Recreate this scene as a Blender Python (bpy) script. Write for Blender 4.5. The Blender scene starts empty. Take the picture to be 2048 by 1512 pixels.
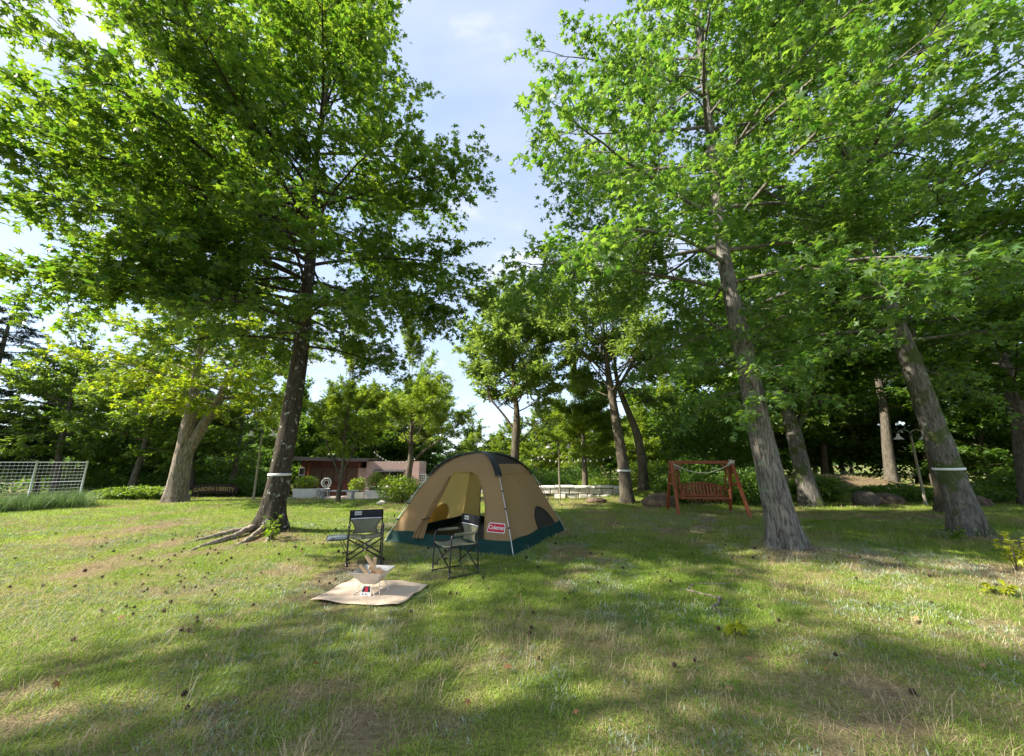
import bpy, math, random
import numpy as np
from mathutils import Vector, Matrix

R = math.radians
scene = bpy.context.scene
col = scene.collection

# ------------------------------------------------------------------ camera, sky, sun, exposure
cam_d = bpy.data.cameras.new('camera')
cam = bpy.data.objects.new('camera', cam_d)
col.objects.link(cam)
cam.location = (0, 0, 1.55)
cam.rotation_euler = (R(90 + 12.3), 0, 0)
cam_d.sensor_width = 36
cam_d.lens = 772 / 2048 * 36
cam_d.clip_start = 0.05
cam_d.clip_end = 3000
scene.camera = cam

SUN_EL = 38.0
SUN_AZ = -100.0          # compass style: 0 = +Y, 90 = +X ; the sun stands to the left
w = bpy.data.worlds.new('World')
scene.world = w
w.use_nodes = True
wn = w.node_tree
wn.nodes.clear()
out = wn.nodes.new('ShaderNodeOutputWorld')
bg = wn.nodes.new('ShaderNodeBackground')
sky = wn.nodes.new('ShaderNodeTexSky')
sky.sky_type = 'NISHITA'
sky.sun_disc = False
sky.sun_elevation = R(SUN_EL)
sky.sun_rotation = R(SUN_AZ)
sky.air_density = 1.0
sky.dust_density = 0.5
sky.ozone_density = 1.3
tc = wn.nodes.new('ShaderNodeTexCoord')
mp = wn.nodes.new('ShaderNodeMapping')
mp.inputs['Scale'].default_value = (1.0, 1.0, 2.6)
mp.inputs['Location'].default_value = (0.35, 0.2, 0.1)
nz = wn.nodes.new('ShaderNodeTexNoise')
nz.inputs['Scale'].default_value = 2.3
nz.inputs['Detail'].default_value = 7
nz.inputs['Roughness'].default_value = 0.55
nz.inputs['Distortion'].default_value = 0.25
rp = wn.nodes.new('ShaderNodeValToRGB')
rp.color_ramp.elements[0].position = 0.34
rp.color_ramp.elements[0].color = (0.42, 0.42, 0.42, 1)
rp.color_ramp.elements[1].position = 0.66
rp.color_ramp.elements[1].color = (0.95, 0.95, 0.95, 1)
mx = wn.nodes.new('ShaderNodeMix')
mx.data_type = 'RGBA'
mx.inputs[7].default_value = (1.95, 2.2, 2.85, 1)      # bright thin cloud, in the sky texture's own units
bg.inputs['Strength'].default_value = 0.1
wn.links.new(tc.outputs['Generated'], mp.inputs['Vector'])
wn.links.new(mp.outputs['Vector'], nz.inputs['Vector'])
wn.links.new(nz.outputs['Fac'], rp.inputs['Fac'])
wn.links.new(rp.outputs['Color'], mx.inputs[0])
wn.links.new(sky.outputs['Color'], mx.inputs[6])
rp2 = wn.nodes.new('ShaderNodeValToRGB')          # thicker white cloud banks
rp2.color_ramp.elements[0].position = 0.56
rp2.color_ramp.elements[0].color = (0, 0, 0, 1)
rp2.color_ramp.elements[1].position = 0.74
rp2.color_ramp.elements[1].color = (1, 1, 1, 1)
mx2 = wn.nodes.new('ShaderNodeMix')
mx2.data_type = 'RGBA'
mx2.inputs[7].default_value = (3.1, 3.15, 3.35, 1)
wn.links.new(nz.outputs['Fac'], rp2.inputs['Fac'])
wn.links.new(rp2.outputs['Color'], mx2.inputs[0])
wn.links.new(mx.outputs[2], mx2.inputs[6])
wn.links.new(mx2.outputs[2], bg.inputs['Color'])
wn.links.new(bg.outputs['Background'], out.inputs['Surface'])

sun_d = bpy.data.lights.new('sun', 'SUN')
sun_d.energy = 3.5
sun_d.angle = R(0.9)
sun_d.color = (1.0, 0.93, 0.80)
sun = bpy.data.objects.new('sun', sun_d)
col.objects.link(sun)
sd = Vector((math.sin(R(SUN_AZ)) * math.cos(R(SUN_EL)), math.cos(R(SUN_AZ)) * math.cos(R(SUN_EL)), math.sin(R(SUN_EL))))
sun.rotation_euler = (-sd).to_track_quat('-Z', 'Y').to_euler()
sun.location = sd * 60

scene.view_settings.view_transform = 'Standard'
scene.view_settings.look = 'None'
scene.view_settings.gamma = 1
scene.view_settings.exposure = 2.0
scene.render.engine = 'CYCLES'
scene.cycles.max_bounces = 12
scene.cycles.transparent_max_bounces = 8
scene.cycles.diffuse_bounces = 8
scene.cycles.transmission_bounces = 8
scene.cycles.use_denoising = True

# ------------------------------------------------------------------ helpers
rng = np.random.default_rng(7)
random.seed(7)

def tag(o, label=None, cat=None, group=None, kind=None):
    if label: o['label'] = label
    if cat: o['category'] = cat
    if group: o['group'] = group
    if kind: o['kind'] = kind
    return o

def empty(name, loc, rz=0, label=None, cat=None, group=None, scale=1.0):
    o = bpy.data.objects.new(name, None)
    o.empty_display_size = 0.1
    col.objects.link(o)
    o.location = loc
    o.rotation_euler = (0, 0, rz)
    o.scale = (scale,) * 3
    return tag(o, label, cat, group)

def link(name, me, parent=None, loc=None, rot=None):
    o = bpy.data.objects.new(name, me)
    col.objects.link(o)
    if parent: o.parent = parent
    if loc is not None: o.location = loc
    if rot is not None: o.rotation_euler = rot
    return o

def copy_tree(o, parent=None):
    c = o.copy()
    col.objects.link(c)
    c.parent = parent
    for ch in list(o.children):
        copy_tree(ch, c)
    return c

def mesh_np(name, V, F, mat=None, smooth=False, tint=None):
    """V (n,3); F (m,k) with one k"""
    V = np.asarray(V, dtype=np.float32)
    F = np.asarray(F, dtype=np.int32)
    me = bpy.data.meshes.new(name)
    me.vertices.add(len(V)); me.vertices.foreach_set('co', V.ravel())
    m, k = F.shape
    me.loops.add(m * k); me.loops.foreach_set('vertex_index', F.ravel())
    me.polygons.add(m)
    me.polygons.foreach_set('loop_start', np.arange(0, m * k, k, dtype=np.int32))
    me.polygons.foreach_set('loop_total', np.full(m, k, dtype=np.int32))
    if smooth: me.polygons.foreach_set('use_smooth', np.ones(m, dtype=bool))
    if tint is not None:
        a = me.attributes.new('tint', 'FLOAT', 'POINT')
        a.data.foreach_set('value', np.asarray(tint, dtype=np.float32))
    me.update(calc_edges=True)
    if mat: me.materials.append(mat)
    return me

class MB:
    def __init__(s): s.v = []; s.f = []; s.n = 0
    def add(s, V, F):
        V = [tuple(map(float, p)) for p in V]
        s.v.extend(V); s.f.extend([tuple(i + s.n for i in q) for q in F]); s.n += len(V); return s
    def box(s, c, d, rot=None, taper=None):
        x, y, z = d[0] / 2, d[1] / 2, d[2] / 2
        P = [Vector((a * x, b * y, e * z)) for e in (-1, 1) for b in (-1, 1) for a in (-1, 1)]
        if taper: P = [Vector((p.x * (taper if p.z > 0 else 1), p.y * (taper if p.z > 0 else 1), p.z)) for p in P]
        if rot is not None:
            m = rot if isinstance(rot, Matrix) else Matrix.Rotation(rot, 3, 'Z')
            P = [m @ p for p in P]
        return s.add([p + Vector(c) for p in P], [(0, 2, 3, 1), (4, 5, 7, 6), (0, 1, 5, 4), (2, 6, 7, 3), (0, 4, 6, 2), (1, 3, 7, 5)])
    def bar(s, a, b, wd, th, up=(0, 0, 1)):
        a = Vector(a); b = Vector(b); d = b - a; L = d.length; d.normalize()
        u = Vector(up)
        if abs(d.dot(u)) > .98: u = Vector((0, 1, 0))
        x = d.cross(u).normalized(); u = x.cross(d).normalized()
        m = Matrix((x, d, u)).transposed()
        return s.box((a + b) / 2, (wd, L, th), m)
    def tube(s, pts, r, n=8, cap=True, closed=False):
        P = [Vector(p) for p in pts]
        m = len(P)
        if not hasattr(r, '__len__'): r = [r] * m
        V = []; F = []
        t0 = (P[1] - P[0]).normalized()
        ref = Vector((0, 0, 1)) if abs(t0.z) < .9 else Vector((1, 0, 0))
        for i in range(m):
            if closed: t = (P[(i + 1) % m] - P[i - 1]).normalized()
            else: t = (P[min(i + 1, m - 1)] - P[max(i - 1, 0)]).normalized()
            x = t.cross(ref)
            if x.length < 1e-4: x = t.orthogonal()
            x.normalize(); y = x.cross(t).normalized(); ref = y if False else ref
            for k in range(n):
                a = 2 * math.pi * k / n
                V.append(P[i] + (x * math.cos(a) + y * math.sin(a)) * r[i])
        for i in range(m if closed else m - 1):
            j = (i + 1) % m
            for k in range(n):
                k2 = (k + 1) % n
                F.append((i * n + k, i * n + k2, j * n + k2, j * n + k))
        if cap and not closed:
            F.append(tuple(range(n))); F.append(tuple((m - 1) * n + k for k in reversed(range(n))))
        return s.add(V, F)
    def lathe(s, prof, n=16, c=(0, 0, 0)):
        V = []; F = []
        for r, z in prof:
            for k in range(n):
                a = 2 * math.pi * k / n
                V.append((c[0] + r * math.cos(a), c[1] + r * math.sin(a), c[2] + z))
        for i in range(len(prof) - 1):
            for k in range(n):
                k2 = (k + 1) % n
                F.append((i * n + k, i * n + k2, (i + 1) * n + k2, (i + 1) * n + k))
        F.append(tuple(range(n))); F.append(tuple((len(prof) - 1) * n + k for k in reversed(range(n))))
        return s.add(V, F)
    def grid(s, fn, us, vs):
        V = [fn(u, v) for v in vs for u in us]
        n = len(us)
        F = [(j * n + i, j * n + i + 1, (j + 1) * n + i + 1, (j + 1) * n + i) for j in range(len(vs) - 1) for i in range(n - 1)]
        return s.add(V, F)
    def mesh(s, name, mat, smooth=False):
        me = bpy.data.meshes.new(name)
        me.from_pydata(s.v, [], s.f)
        if smooth: me.polygons.foreach_set('use_smooth', np.ones(len(me.polygons), dtype=bool))
        me.update()
        if mat: me.materials.append(mat)
        return me
    def build(s, name, mat, parent=None, smooth=False, loc=None, rot=None, kind=None, solid=0, bevel=0):
        o = link(name, s.mesh(name, mat, smooth), parent, loc, rot)
        if solid:
            md = o.modifiers.new('solid', 'SOLIDIFY'); md.thickness = solid; md.offset = 0
        if bevel:
            md = o.modifiers.new('bevel', 'BEVEL'); md.width = bevel; md.segments = 2; md.limit_method = 'ANGLE'
        if kind: o['kind'] = kind
        return o

# value noise on numpy arrays
_lat = np.random.default_rng(11).random((256, 256))
def vnoise(x, y, s=1.0, o=0):
    x = np.asarray(x, dtype=float) / s + 37.3 + o * 17.7; y = np.asarray(y, dtype=float) / s + 91.1 + o * 5.3
    xi = np.floor(x).astype(int); yi = np.floor(y).astype(int)
    fx = x - xi; fy = y - yi
    fx = fx * fx * (3 - 2 * fx); fy = fy * fy * (3 - 2 * fy)
    g = lambda a, b: _lat[a % 256, b % 256]
    return (g(xi, yi) * (1 - fx) + g(xi + 1, yi) * fx) * (1 - fy) + (g(xi, yi + 1) * (1 - fx) + g(xi + 1, yi + 1) * fx) * fy
def fbm(x, y, s, o=0):
    return (vnoise(x, y, s, o) * .55 + vnoise(x, y, s * .45, o + 1) * .28 + vnoise(x, y, s * .2, o + 2) * .17)
def sstep(a, b, x):
    t = np.clip((np.asarray(x, dtype=float) - a) / (b - a), 0, 1)
    return t * t * (3 - 2 * t)

def gz(x, y):
    x = np.asarray(x, dtype=float); y = np.asarray(y, dtype=float)
    far = sstep(3.0, 7.0, np.hypot(x + .7, y - 7.5))
    z = (vnoise(x, y, 3.1) - .5) * .10 * far + (vnoise(x, y, .9, 3) - .5) * .03 * far
    z = z - .75 * sstep(16.5, 26, y) * (1 - sstep(3, 8, x))
    z = z + .95 * np.exp(-((x - 16) / 5.0) ** 2 - ((y - 20.5) / 2.0) ** 2)
    z = z + .55 * np.exp(-((x - 7.5) / 2.5) ** 2 - ((y - 17.5) / 1.3) ** 2)
    for tx, ty, h in ((-5.4, 9.06, .10), (4.84, 7.28, .09), (9.42, 8.39, .10), (6.9, 5.7, .10)):
        z = z + h * np.exp(-((x - tx) ** 2 + (y - ty) ** 2) / .9)
    return z
def gp(x, y, dz=0.0):
    return (x, y, float(gz(x, y)) + dz)

# ------------------------------------------------------------------ materials
def new_mat(name):
    m = bpy.data.materials.new(name); m.use_nodes = True
    nt = m.node_tree
    for n in list(nt.nodes): nt.nodes.remove(n)
    o = nt.nodes.new('ShaderNodeOutputMaterial')
    return m, nt, o

def MAT(name, c1, c2=None, rough=.7, scale=6.0, detail=5, bump=0.0, bscale=None, metal=0.0, stretch=(1, 1, 1), transl=0.0, spec=.35, lo=.35, hi=.65, tcol=None):
    m, nt, o = new_mat(name)
    N = nt.nodes.new; L = nt.links.new
    b = N('ShaderNodeBsdfPrincipled')
    b.inputs['Roughness'].default_value = rough
    b.inputs['Metallic'].default_value = metal
    b.inputs['Specular IOR Level'].default_value = spec
    c2 = c2 or tuple(v * .75 for v in c1)
    tcn = N('ShaderNodeTexCoord'); mpn = N('ShaderNodeMapping'); mpn.inputs['Scale'].default_value = stretch
    L(tcn.outputs['Object'], mpn.inputs['Vector'])
    n1 = N('ShaderNodeTexNoise'); n1.inputs['Scale'].default_value = scale; n1.inputs['Detail'].default_value = detail
    n1.inputs['Roughness'].default_value = .62
    L(mpn.outputs['Vector'], n1.inputs['Vector'])
    r = N('ShaderNodeValToRGB')
    r.color_ramp.elements[0].position = lo; r.color_ramp.elements[1].position = hi
    r.color_ramp.elements[0].color = (*c1, 1); r.color_ramp.elements[1].color = (*c2, 1)
    L(n1.outputs['Fac'], r.inputs['Fac'])
    L(r.outputs['Color'], b.inputs['Base Color'])
    if bump:
        n2 = N('ShaderNodeTexNoise'); n2.inputs['Scale'].default_value = bscale or scale * 5; n2.inputs['Detail'].default_value = 4
        L(mpn.outputs['Vector'], n2.inputs['Vector'])
        bp = N('ShaderNodeBump'); bp.inputs['Strength'].default_value = bump; bp.inputs['Distance'].default_value = .02
        L(n2.outputs['Fac'], bp.inputs['Height']); L(bp.outputs['Normal'], b.inputs['Normal'])
    if transl:
        t = N('ShaderNodeBsdfTranslucent')
        if tcol: t.inputs['Color'].default_value = (*tcol, 1)
        else: L(r.outputs['Color'], t.inputs['Color'])
        ms = N('ShaderNodeMixShader'); ms.inputs[0].default_value = transl
        L(b.outputs[0], ms.inputs[1]); L(t.outputs[0], ms.inputs[2]); L(ms.outputs[0], o.inputs[0])
    else:
        L(b.outputs[0], o.inputs[0])
    return m

def LEAF(name, dark, light, tdark, tlight, mix=.5, rough=.42, inst=False, spec=.4):
    """leaf blade: reflected colour dark..light and transmitted colour, both varied by the leaf's own 'tint'"""
    m, nt, o = new_mat(name)
    N = nt.nodes.new; L = nt.links.new
    at = N('ShaderNodeAttribute'); at.attribute_name = 'tint'
    fac = at.outputs['Fac']
    if inst:
        a2 = N('ShaderNodeAttribute'); a2.attribute_type = 'INSTANCER'; a2.attribute_name = 'itint'
        mm = N('ShaderNodeMath'); mm.operation = 'ADD'; mm.use_clamp = True
        m2 = N('ShaderNodeMath'); m2.operation = 'MULTIPLY_ADD'; m2.inputs[1].default_value = .5; m2.inputs[2].default_value = -.15
        L(fac, m2.inputs[0]); L(m2.outputs[0], mm.inputs[0]); L(a2.outputs['Fac'], mm.inputs[1]); fac = mm.outputs[0]
    def ramp(a, c):
        x = N('ShaderNodeMix'); x.data_type = 'RGBA'
        x.inputs[6].default_value = (*a, 1); x.inputs[7].default_value = (*c, 1)
        L(fac, x.inputs[0]); return x.outputs[2]
    b = N('ShaderNodeBsdfPrincipled'); b.inputs['Roughness'].default_value = rough; b.inputs['Specular IOR Level'].default_value = spec
    L(ramp(dark, light), b.inputs['Base Color'])
    t = N('ShaderNodeBsdfTranslucent'); L(ramp(tdark, tlight), t.inputs['Color'])
    ms = N('ShaderNodeMixShader'); ms.inputs[0].default_value = mix
    L(b.outputs[0], ms.inputs[1]); L(t.outputs[0], ms.inputs[2]); L(ms.outputs[0], o.inputs[0])
    return m

def BARK(name, c1, c2, lichen=None, lscale=5, lo=.62, ridge=1.0, moss=None):
    m, nt, o = new_mat(name)
    N = nt.nodes.new; L = nt.links.new
    b = N('ShaderNodeBsdfPrincipled'); b.inputs['Roughness'].default_value = .9; b.inputs['Specular IOR Level'].default_value = .15
    tcn = N('ShaderNodeTexCoord'); mpn = N('ShaderNodeMapping'); mpn.inputs['Scale'].default_value = (1, 1, .16)
    L(tcn.outputs['Object'], mpn.inputs['Vector'])
    n1 = N('ShaderNodeTexNoise'); n1.inputs['Scale'].default_value = 26; n1.inputs['Detail'].default_value = 6; n1.inputs['Roughness'].default_value = .7; n1.inputs['Distortion'].default_value = .6
    L(mpn.outputs['Vector'], n1.inputs['Vector'])
    r = N('ShaderNodeValToRGB')
    r.color_ramp.elements[0].position = .38; r.color_ramp.elements[1].position = .62
    r.color_ramp.elements[0].color = (*c1, 1); r.color_ramp.elements[1].color = (*c2, 1)
    L(n1.outputs['Fac'], r.inputs['Fac'])
    cout = r.outputs['Color']
    for c, sc, l0 in ((moss, 1.6, .52), (lichen, lscale, lo)):
        if not c: continue
        nl = N('ShaderNodeTexNoise'); nl.inputs['Scale'].default_value = sc; nl.inputs['Detail'].default_value = 7; nl.inputs['Roughness'].default_value = .6
        L(tcn.outputs['Object'], nl.inputs['Vector'])
        rl = N('ShaderNodeValToRGB'); rl.color_ramp.elements[0].position = l0; rl.color_ramp.elements[1].position = l0 + .035
        rl.color_ramp.elements[0].color = (0, 0, 0, 1); rl.color_ramp.elements[1].color = (.85, .85, .85, 1)
        L(nl.outputs['Fac'], rl.inputs['Fac'])
        x = N('ShaderNodeMix'); x.data_type = 'RGBA'; x.inputs[7].default_value = (*c, 1)
        L(rl.outputs['Color'], x.inputs[0]); L(cout, x.inputs[6]); cout = x.outputs[2]
    L(cout, b.inputs['Base Color'])
    bp = N('ShaderNodeBump'); bp.inputs['Strength'].default_value = .9 * ridge; bp.inputs['Distance'].default_value = .03
    L(n1.outputs['Fac'], bp.inputs['Height']); L(bp.outputs['Normal'], b.inputs['Normal'])
    L(b.outputs[0], o.inputs[0])
    return m

m_bark_dark = BARK('bark_dark', (.028, .023, .017), (.095, .08, .06), lichen=(.36, .40, .34), lscale=8.5, lo=.605)
m_bark_tan = BARK('bark_tan', (.08, .066, .05), (.34, .29, .23), ridge=1.2)
m_bark_grey = BARK('bark_grey', (.065, .058, .05), (.26, .24, .21), lichen=(.20, .25, .17), lscale=2.2, lo=.60, ridge=1.2)
m_bark_moss = BARK('bark_mossy', (.06, .055, .048), (.20, .185, .16), lichen=(.22, .25, .19), lscale=7, lo=.63, moss=(.06, .085, .02))
m_bark_mid = BARK('bark_mid', (.05, .042, .03), (.16, .135, .10), ridge=.7)
m_bark_far = BARK('bark_far', (.05, .042, .032), (.15, .13, .10), ridge=.5)

GA, GB = (.042, .095, .026), (.14, .215, .060)
m_leaf_gum = LEAF('sweetgum_leaf', GA, GB, (.11, .27, .014), (.34, .48, .024), .5, .38, spec=.5)
m_leaf_gum2 = LEAF('sweetgum_leaf_cool', (.070, .145, .048), (.145, .23, .080), (.11, .29, .022), (.33, .50, .045), .5, .4, spec=.45)
m_leaf_yellow = LEAF('yellow_green_leaf', (.085, .16, .014), (.20, .26, .020), (.22, .38, .01), (.50, .56, .02), .5)
m_leaf_oval = LEAF('oval_leaf', (.075, .135, .03), (.15, .22, .05), (.16, .30, .02), (.34, .46, .04), .47)
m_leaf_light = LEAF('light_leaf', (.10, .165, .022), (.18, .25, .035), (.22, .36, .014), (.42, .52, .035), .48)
m_leaf_pale = LEAF('pale_green_leaf', (.12, .20, .055), (.22, .30, .09), (.22, .36, .04), (.42, .54, .08), .48)
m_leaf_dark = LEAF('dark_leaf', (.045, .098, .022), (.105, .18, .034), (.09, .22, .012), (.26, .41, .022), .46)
m_leaf_conifer = LEAF('conifer_needles', (.010, .022, .014), (.028, .046, .026), (.01, .03, .01), (.03, .06, .02), .15)

# ------------------------------------------------------------------ ground
def axis(lo, hi, d0, lo2, hi2):
    a = list(np.arange(lo, hi + 1e-6, d0))
    x = lo; d = d0
    left = []
    while x > lo2: d *= 1.28; x -= d; left.append(x)
    x = hi; d = d0; right = []
    while x < hi2: d *= 1.28; x += d; right.append(x)
    return np.array(left[::-1] + a + right)
gx = axis(-13, 13, .14, -420, 420); gy = axis(1.0, 19, .14, -120, 700)
GX, GY = np.meshgrid(gx, gy)
GZ = gz(GX, GY)
dry_f = lambda x, y: np.clip(sstep(.47, .66, fbm(x, y, 2.3, 5)) + .55 * sstep(.5, .75, fbm(x, y, .55, 9)), 0, 1)
def soil_f(x, y):
    s = .8 * sstep(.60, .72, fbm(x, y, 1.1, 21))
    for tx, ty, r in ((4.84, 7.1, .95), (7.0, 5.6, 1.15), (-5.2, 8.4, 1.0), (9.3, 8.1, .8)):
        s = np.maximum(s, np.clip(1.25 - np.hypot((x - tx), (y - ty) * 1.25) / r + (vnoise(x, y, .4, 4) - .5) * .8, 0, 1))
    s = np.maximum(s, sstep(.25, .6, gz(x, y)))
    return s
vi = np.arange(GX.size).reshape(GX.shape)
F = np.stack([vi[:-1, :-1], vi[:-1, 1:], vi[1:, 1:], vi[1:, :-1]], -1).reshape(-1, 4)
m_ground, nt, o_ = new_mat('lawn_soil')
N = nt.nodes.new; L = nt.links.new
b = N('ShaderNodeBsdfPrincipled'); b.inputs['Roughness'].default_value = .95; b.inputs['Specular IOR Level'].default_value = .1
tcn = N('ShaderNodeTexCoord')
n1 = N('ShaderNodeTexNoise'); n1.inputs['Scale'].default_value = 22; n1.inputs['Detail'].default_value = 8; n1.inputs['Roughness'].default_value = .7
L(tcn.outputs['Object'], n1.inputs['Vector'])
r1 = N('ShaderNodeValToRGB'); r1.color_ramp.elements[0].position = .3; r1.color_ramp.elements[1].position = .7
r1.color_ramp.elements[0].color = (.075, .110, .020, 1); r1.color_ramp.elements[1].color = (.18, .22, .045, 1)
L(n1.outputs['Fac'], r1.inputs['Fac'])
r2 = N('ShaderNodeValToRGB'); r2.color_ramp.elements[0].position = .3; r2.color_ramp.elements[1].position = .7
r2.color_ramp.elements[0].color = (.14, .125, .045, 1); r2.color_ramp.elements[1].color = (.32, .28, .12, 1)
L(n1.outputs['Fac'], r2.inputs['Fac'])
r3 = N('ShaderNodeValToRGB'); r3.color_ramp.elements[0].position = .3; r3.color_ramp.elements[1].position = .7
r3.color_ramp.elements[0].color = (.11, .075, .042, 1); r3.color_ramp.elements[1].color = (.32, .235, .15, 1)
L(n1.outputs['Fac'], r3.inputs['Fac'])
ad = N('ShaderNodeAttribute'); ad.attribute_name = 'dry'
as_ = N('ShaderNodeAttribute'); as_.attribute_name = 'soil'
x1 = N('ShaderNodeMix'); x1.data_type = 'RGBA'; L(ad.outputs['Fac'], x1.inputs[0]); L(r1.outputs[0], x1.inputs[6]); L(r2.outputs[0], x1.inputs[7])
x2 = N('ShaderNodeMix'); x2.data_type = 'RGBA'; L(as_.outputs['Fac'], x2.inputs[0]); L(x1.outputs[2], x2.inputs[6]); L(r3.outputs[0], x2.inputs[7])
L(x2.outputs[2], b.inputs['Base Color'])
bp = N('ShaderNodeBump'); bp.inputs['Strength'].default_value = .8; bp.inputs['Distance'].default_value = .04
n2 = N('ShaderNodeTexNoise'); n2.inputs['Scale'].default_value = 60; n2.inputs['Detail'].default_value = 5
L(tcn.outputs['Object'], n2.inputs['Vector']); L(n2.outputs['Fac'], bp.inputs['Height']); L(bp.outputs['Normal'], b.inputs['Normal'])
L(b.outputs[0], o_.inputs[0])
me = mesh_np('ground', np.stack([GX, GY, GZ], -1).reshape(-1, 3), F, m_ground, True)
for nm, fn in (('dry', dry_f), ('soil', soil_f)):
    a = me.attributes.new(nm, 'FLOAT', 'POINT'); a.data.foreach_set('value', fn(GX, GY).ravel().astype(np.float32))
tag(link('ground', me), kind='structure')

# far wooded hills
hm = MB()
hx = np.linspace(-330, 330, 140); hy = np.linspace(0, 1, 26)
def hill(u, v):
    ridge = 17 + 16 * math.exp(-((u + 190) / 70) ** 2) + 9 * math.exp(-((u - 120) / 90) ** 2) + 7 * float(vnoise(u, 0, 45, 8)) - 12 * math.exp(-((u + 30) / 60) ** 2)
    z = ridge * math.sin(min(1, v * 1.15) * math.pi / 2) + (float(vnoise(u, v * 120, 4, 2)) - .5) * 3.4 + (float(vnoise(u, v * 120, 9, 6)) - .5) * 3
    return (u, 190 + v * 110, z - 3.0)
hm.grid(hill, hx, hy)
m_hill = MAT('hill_woods', (.020, .045, .014), (.05, .085, .025), rough=.95, scale=.35, detail=9, bump=1, bscale=1.2, spec=.05)
tag(hm.build('hills', m_hill, smooth=True), kind='structure')

# paved terrace in front of the kiosk
tm = MB()
tx = np.linspace(-12.5, -3.2, 30); ty = np.linspace(0, 1, 14)
def terr(u, v):
    y0 = 17.5 + .25 * math.sin(u * .9); y = y0 + v * (30.5 - y0)
    return (u, y, float(gz(u, y)) + .03)
tm.grid(terr, tx, ty)
m_pave = MAT('terrace_paving', (.36, .31, .25), (.26, .22, .18), rough=.9, scale=3, bump=.3)
tag(tm.build('terrace', m_pave, smooth=True), kind='structure')

# ------------------------------------------------------------------ leaves and trees
def star_leaf(var=0):
    q = random.Random(var)
    ang = [-32, 33, 90, 147, 212]; ln = [.60, .88, 1.0, .88, .60]
    na = [0, 62, 118, 180, 270]; nr = [.36, .40, .40, .36, .20]
    V = []
    for a, l in zip(ang, ln):
        V.append((l * math.cos(R(a)), l * math.sin(R(a)), -.10 * l - .16 * q.random() * l))
    for a, l in zip(na, nr):
        V.append((l * math.cos(R(a)), l * math.sin(R(a)), .03))
    # tips 0..4 , notches 5..9 (5 between tip0/1, 6 tip1/2, 7 tip2/3, 8 tip3/4, 9 base)
    T = [(9, 0, 5), (5, 1, 6), (6, 2, 7), (7, 3, 8), (8, 4, 9), (9, 5, 6), (9, 6, 7), (9, 7, 8)]
    V = np.array(V); V[:, 1] += .16
    return V * .5, np.array(T)
def oval_leaf():
    V = np.array([(0, 0, 0), (.22, .45, .05), (0, 1, -.08), (-.22, .45, .05)])
    return V, np.array([(0, 1, 2), (0, 2, 3)])
def spray_leaf():
    # a small sprig: three pointed leaflets
    V = []; T = []
    for k, (a, l) in enumerate(((0, 1), (58, .8), (-58, .8))):
        c, s = math.cos(R(a)), math.sin(R(a))
        for x, y, z in ((0, 0, 0), (.17 * l, .5 * l, .04), (0, l, -.12), (-.17 * l, .5 * l, .04)):
            V.append((x * c + y * s, -x * s + y * c, z))
        T += [(4 * k, 4 * k + 1, 4 * k + 2), (4 * k, 4 * k + 2, 4 * k + 3)]
    return np.array(V), np.array(T)

def norm(a):
    return a / np.maximum(np.linalg.norm(a, axis=-1, keepdims=True), 1e-9)

def leaf_frames(P, D, rg, tilt=.55):
    n = len(P)
    up = np.tile(np.array([0, 0, 1.0]), (n, 1)) + rg.normal(0, tilt, (n, 3))
    up = norm(up)
    d = D + rg.normal(0, .45, (n, 3))
    d = norm(d - (d * up).sum(1, keepdims=True) * up)
    x = np.cross(d, up)
    return np.stack([x, d, up], -1)       # columns

def leaf_mesh(name, P, D, size, tmpl, mat, rg, tilt=.55, tint=None):
    n = len(P)
    M3 = leaf_frames(P, D, rg, tilt)
    TV, TT = tmpl
    sz = size * rg.uniform(.5, 1.3, n)
    V = np.einsum('nij,vj->nvi', M3, TV) * sz[:, None, None] + P[:, None, :]
    k = len(TV)
    Fc = (TT[None] + (np.arange(n) * k)[:, None, None]).reshape(-1, 3)
    if tint is None: tint = rg.random(n)
    return mesh_np(name, V.reshape(-1, 3), Fc, mat, False, np.repeat(tint, k))

class Wood:
    def __init__(s): s.V = []; s.F = []; s.n = 0
    def tube(s, P, r, n):
        P = np.asarray(P, float); m = len(P)
        t = np.gradient(P, axis=0); t = norm(t)
        ref = np.array([0, 0, 1.0]) if abs(t[0, 2]) < .85 else np.array([1.0, 0, 0])
        x = norm(np.cross(t, ref)); y = np.cross(x, t)
        a = np.arange(n) * 2 * np.pi / n
        ring = x[:, None, :] * np.cos(a)[None, :, None] + y[:, None, :] * np.sin(a)[None, :, None]
        V = P[:, None, :] + ring * np.asarray(r, float)[:, None, None]
        i = np.arange(m - 1)[:, None] * n; k = np.arange(n)[None]; k2 = (k + 1) % n
        Fc = np.stack([i + k, i + k2, i + n + k2, i + n + k], -1).reshape(-1, 4) + s.n
        s.V.append(V.reshape(-1, 3)); s.F.append(Fc); s.n += m * n
    def mesh(s, name, mat):
        return mesh_np(name, np.concatenate(s.V), np.concatenate(s.F), mat, True)

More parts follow.
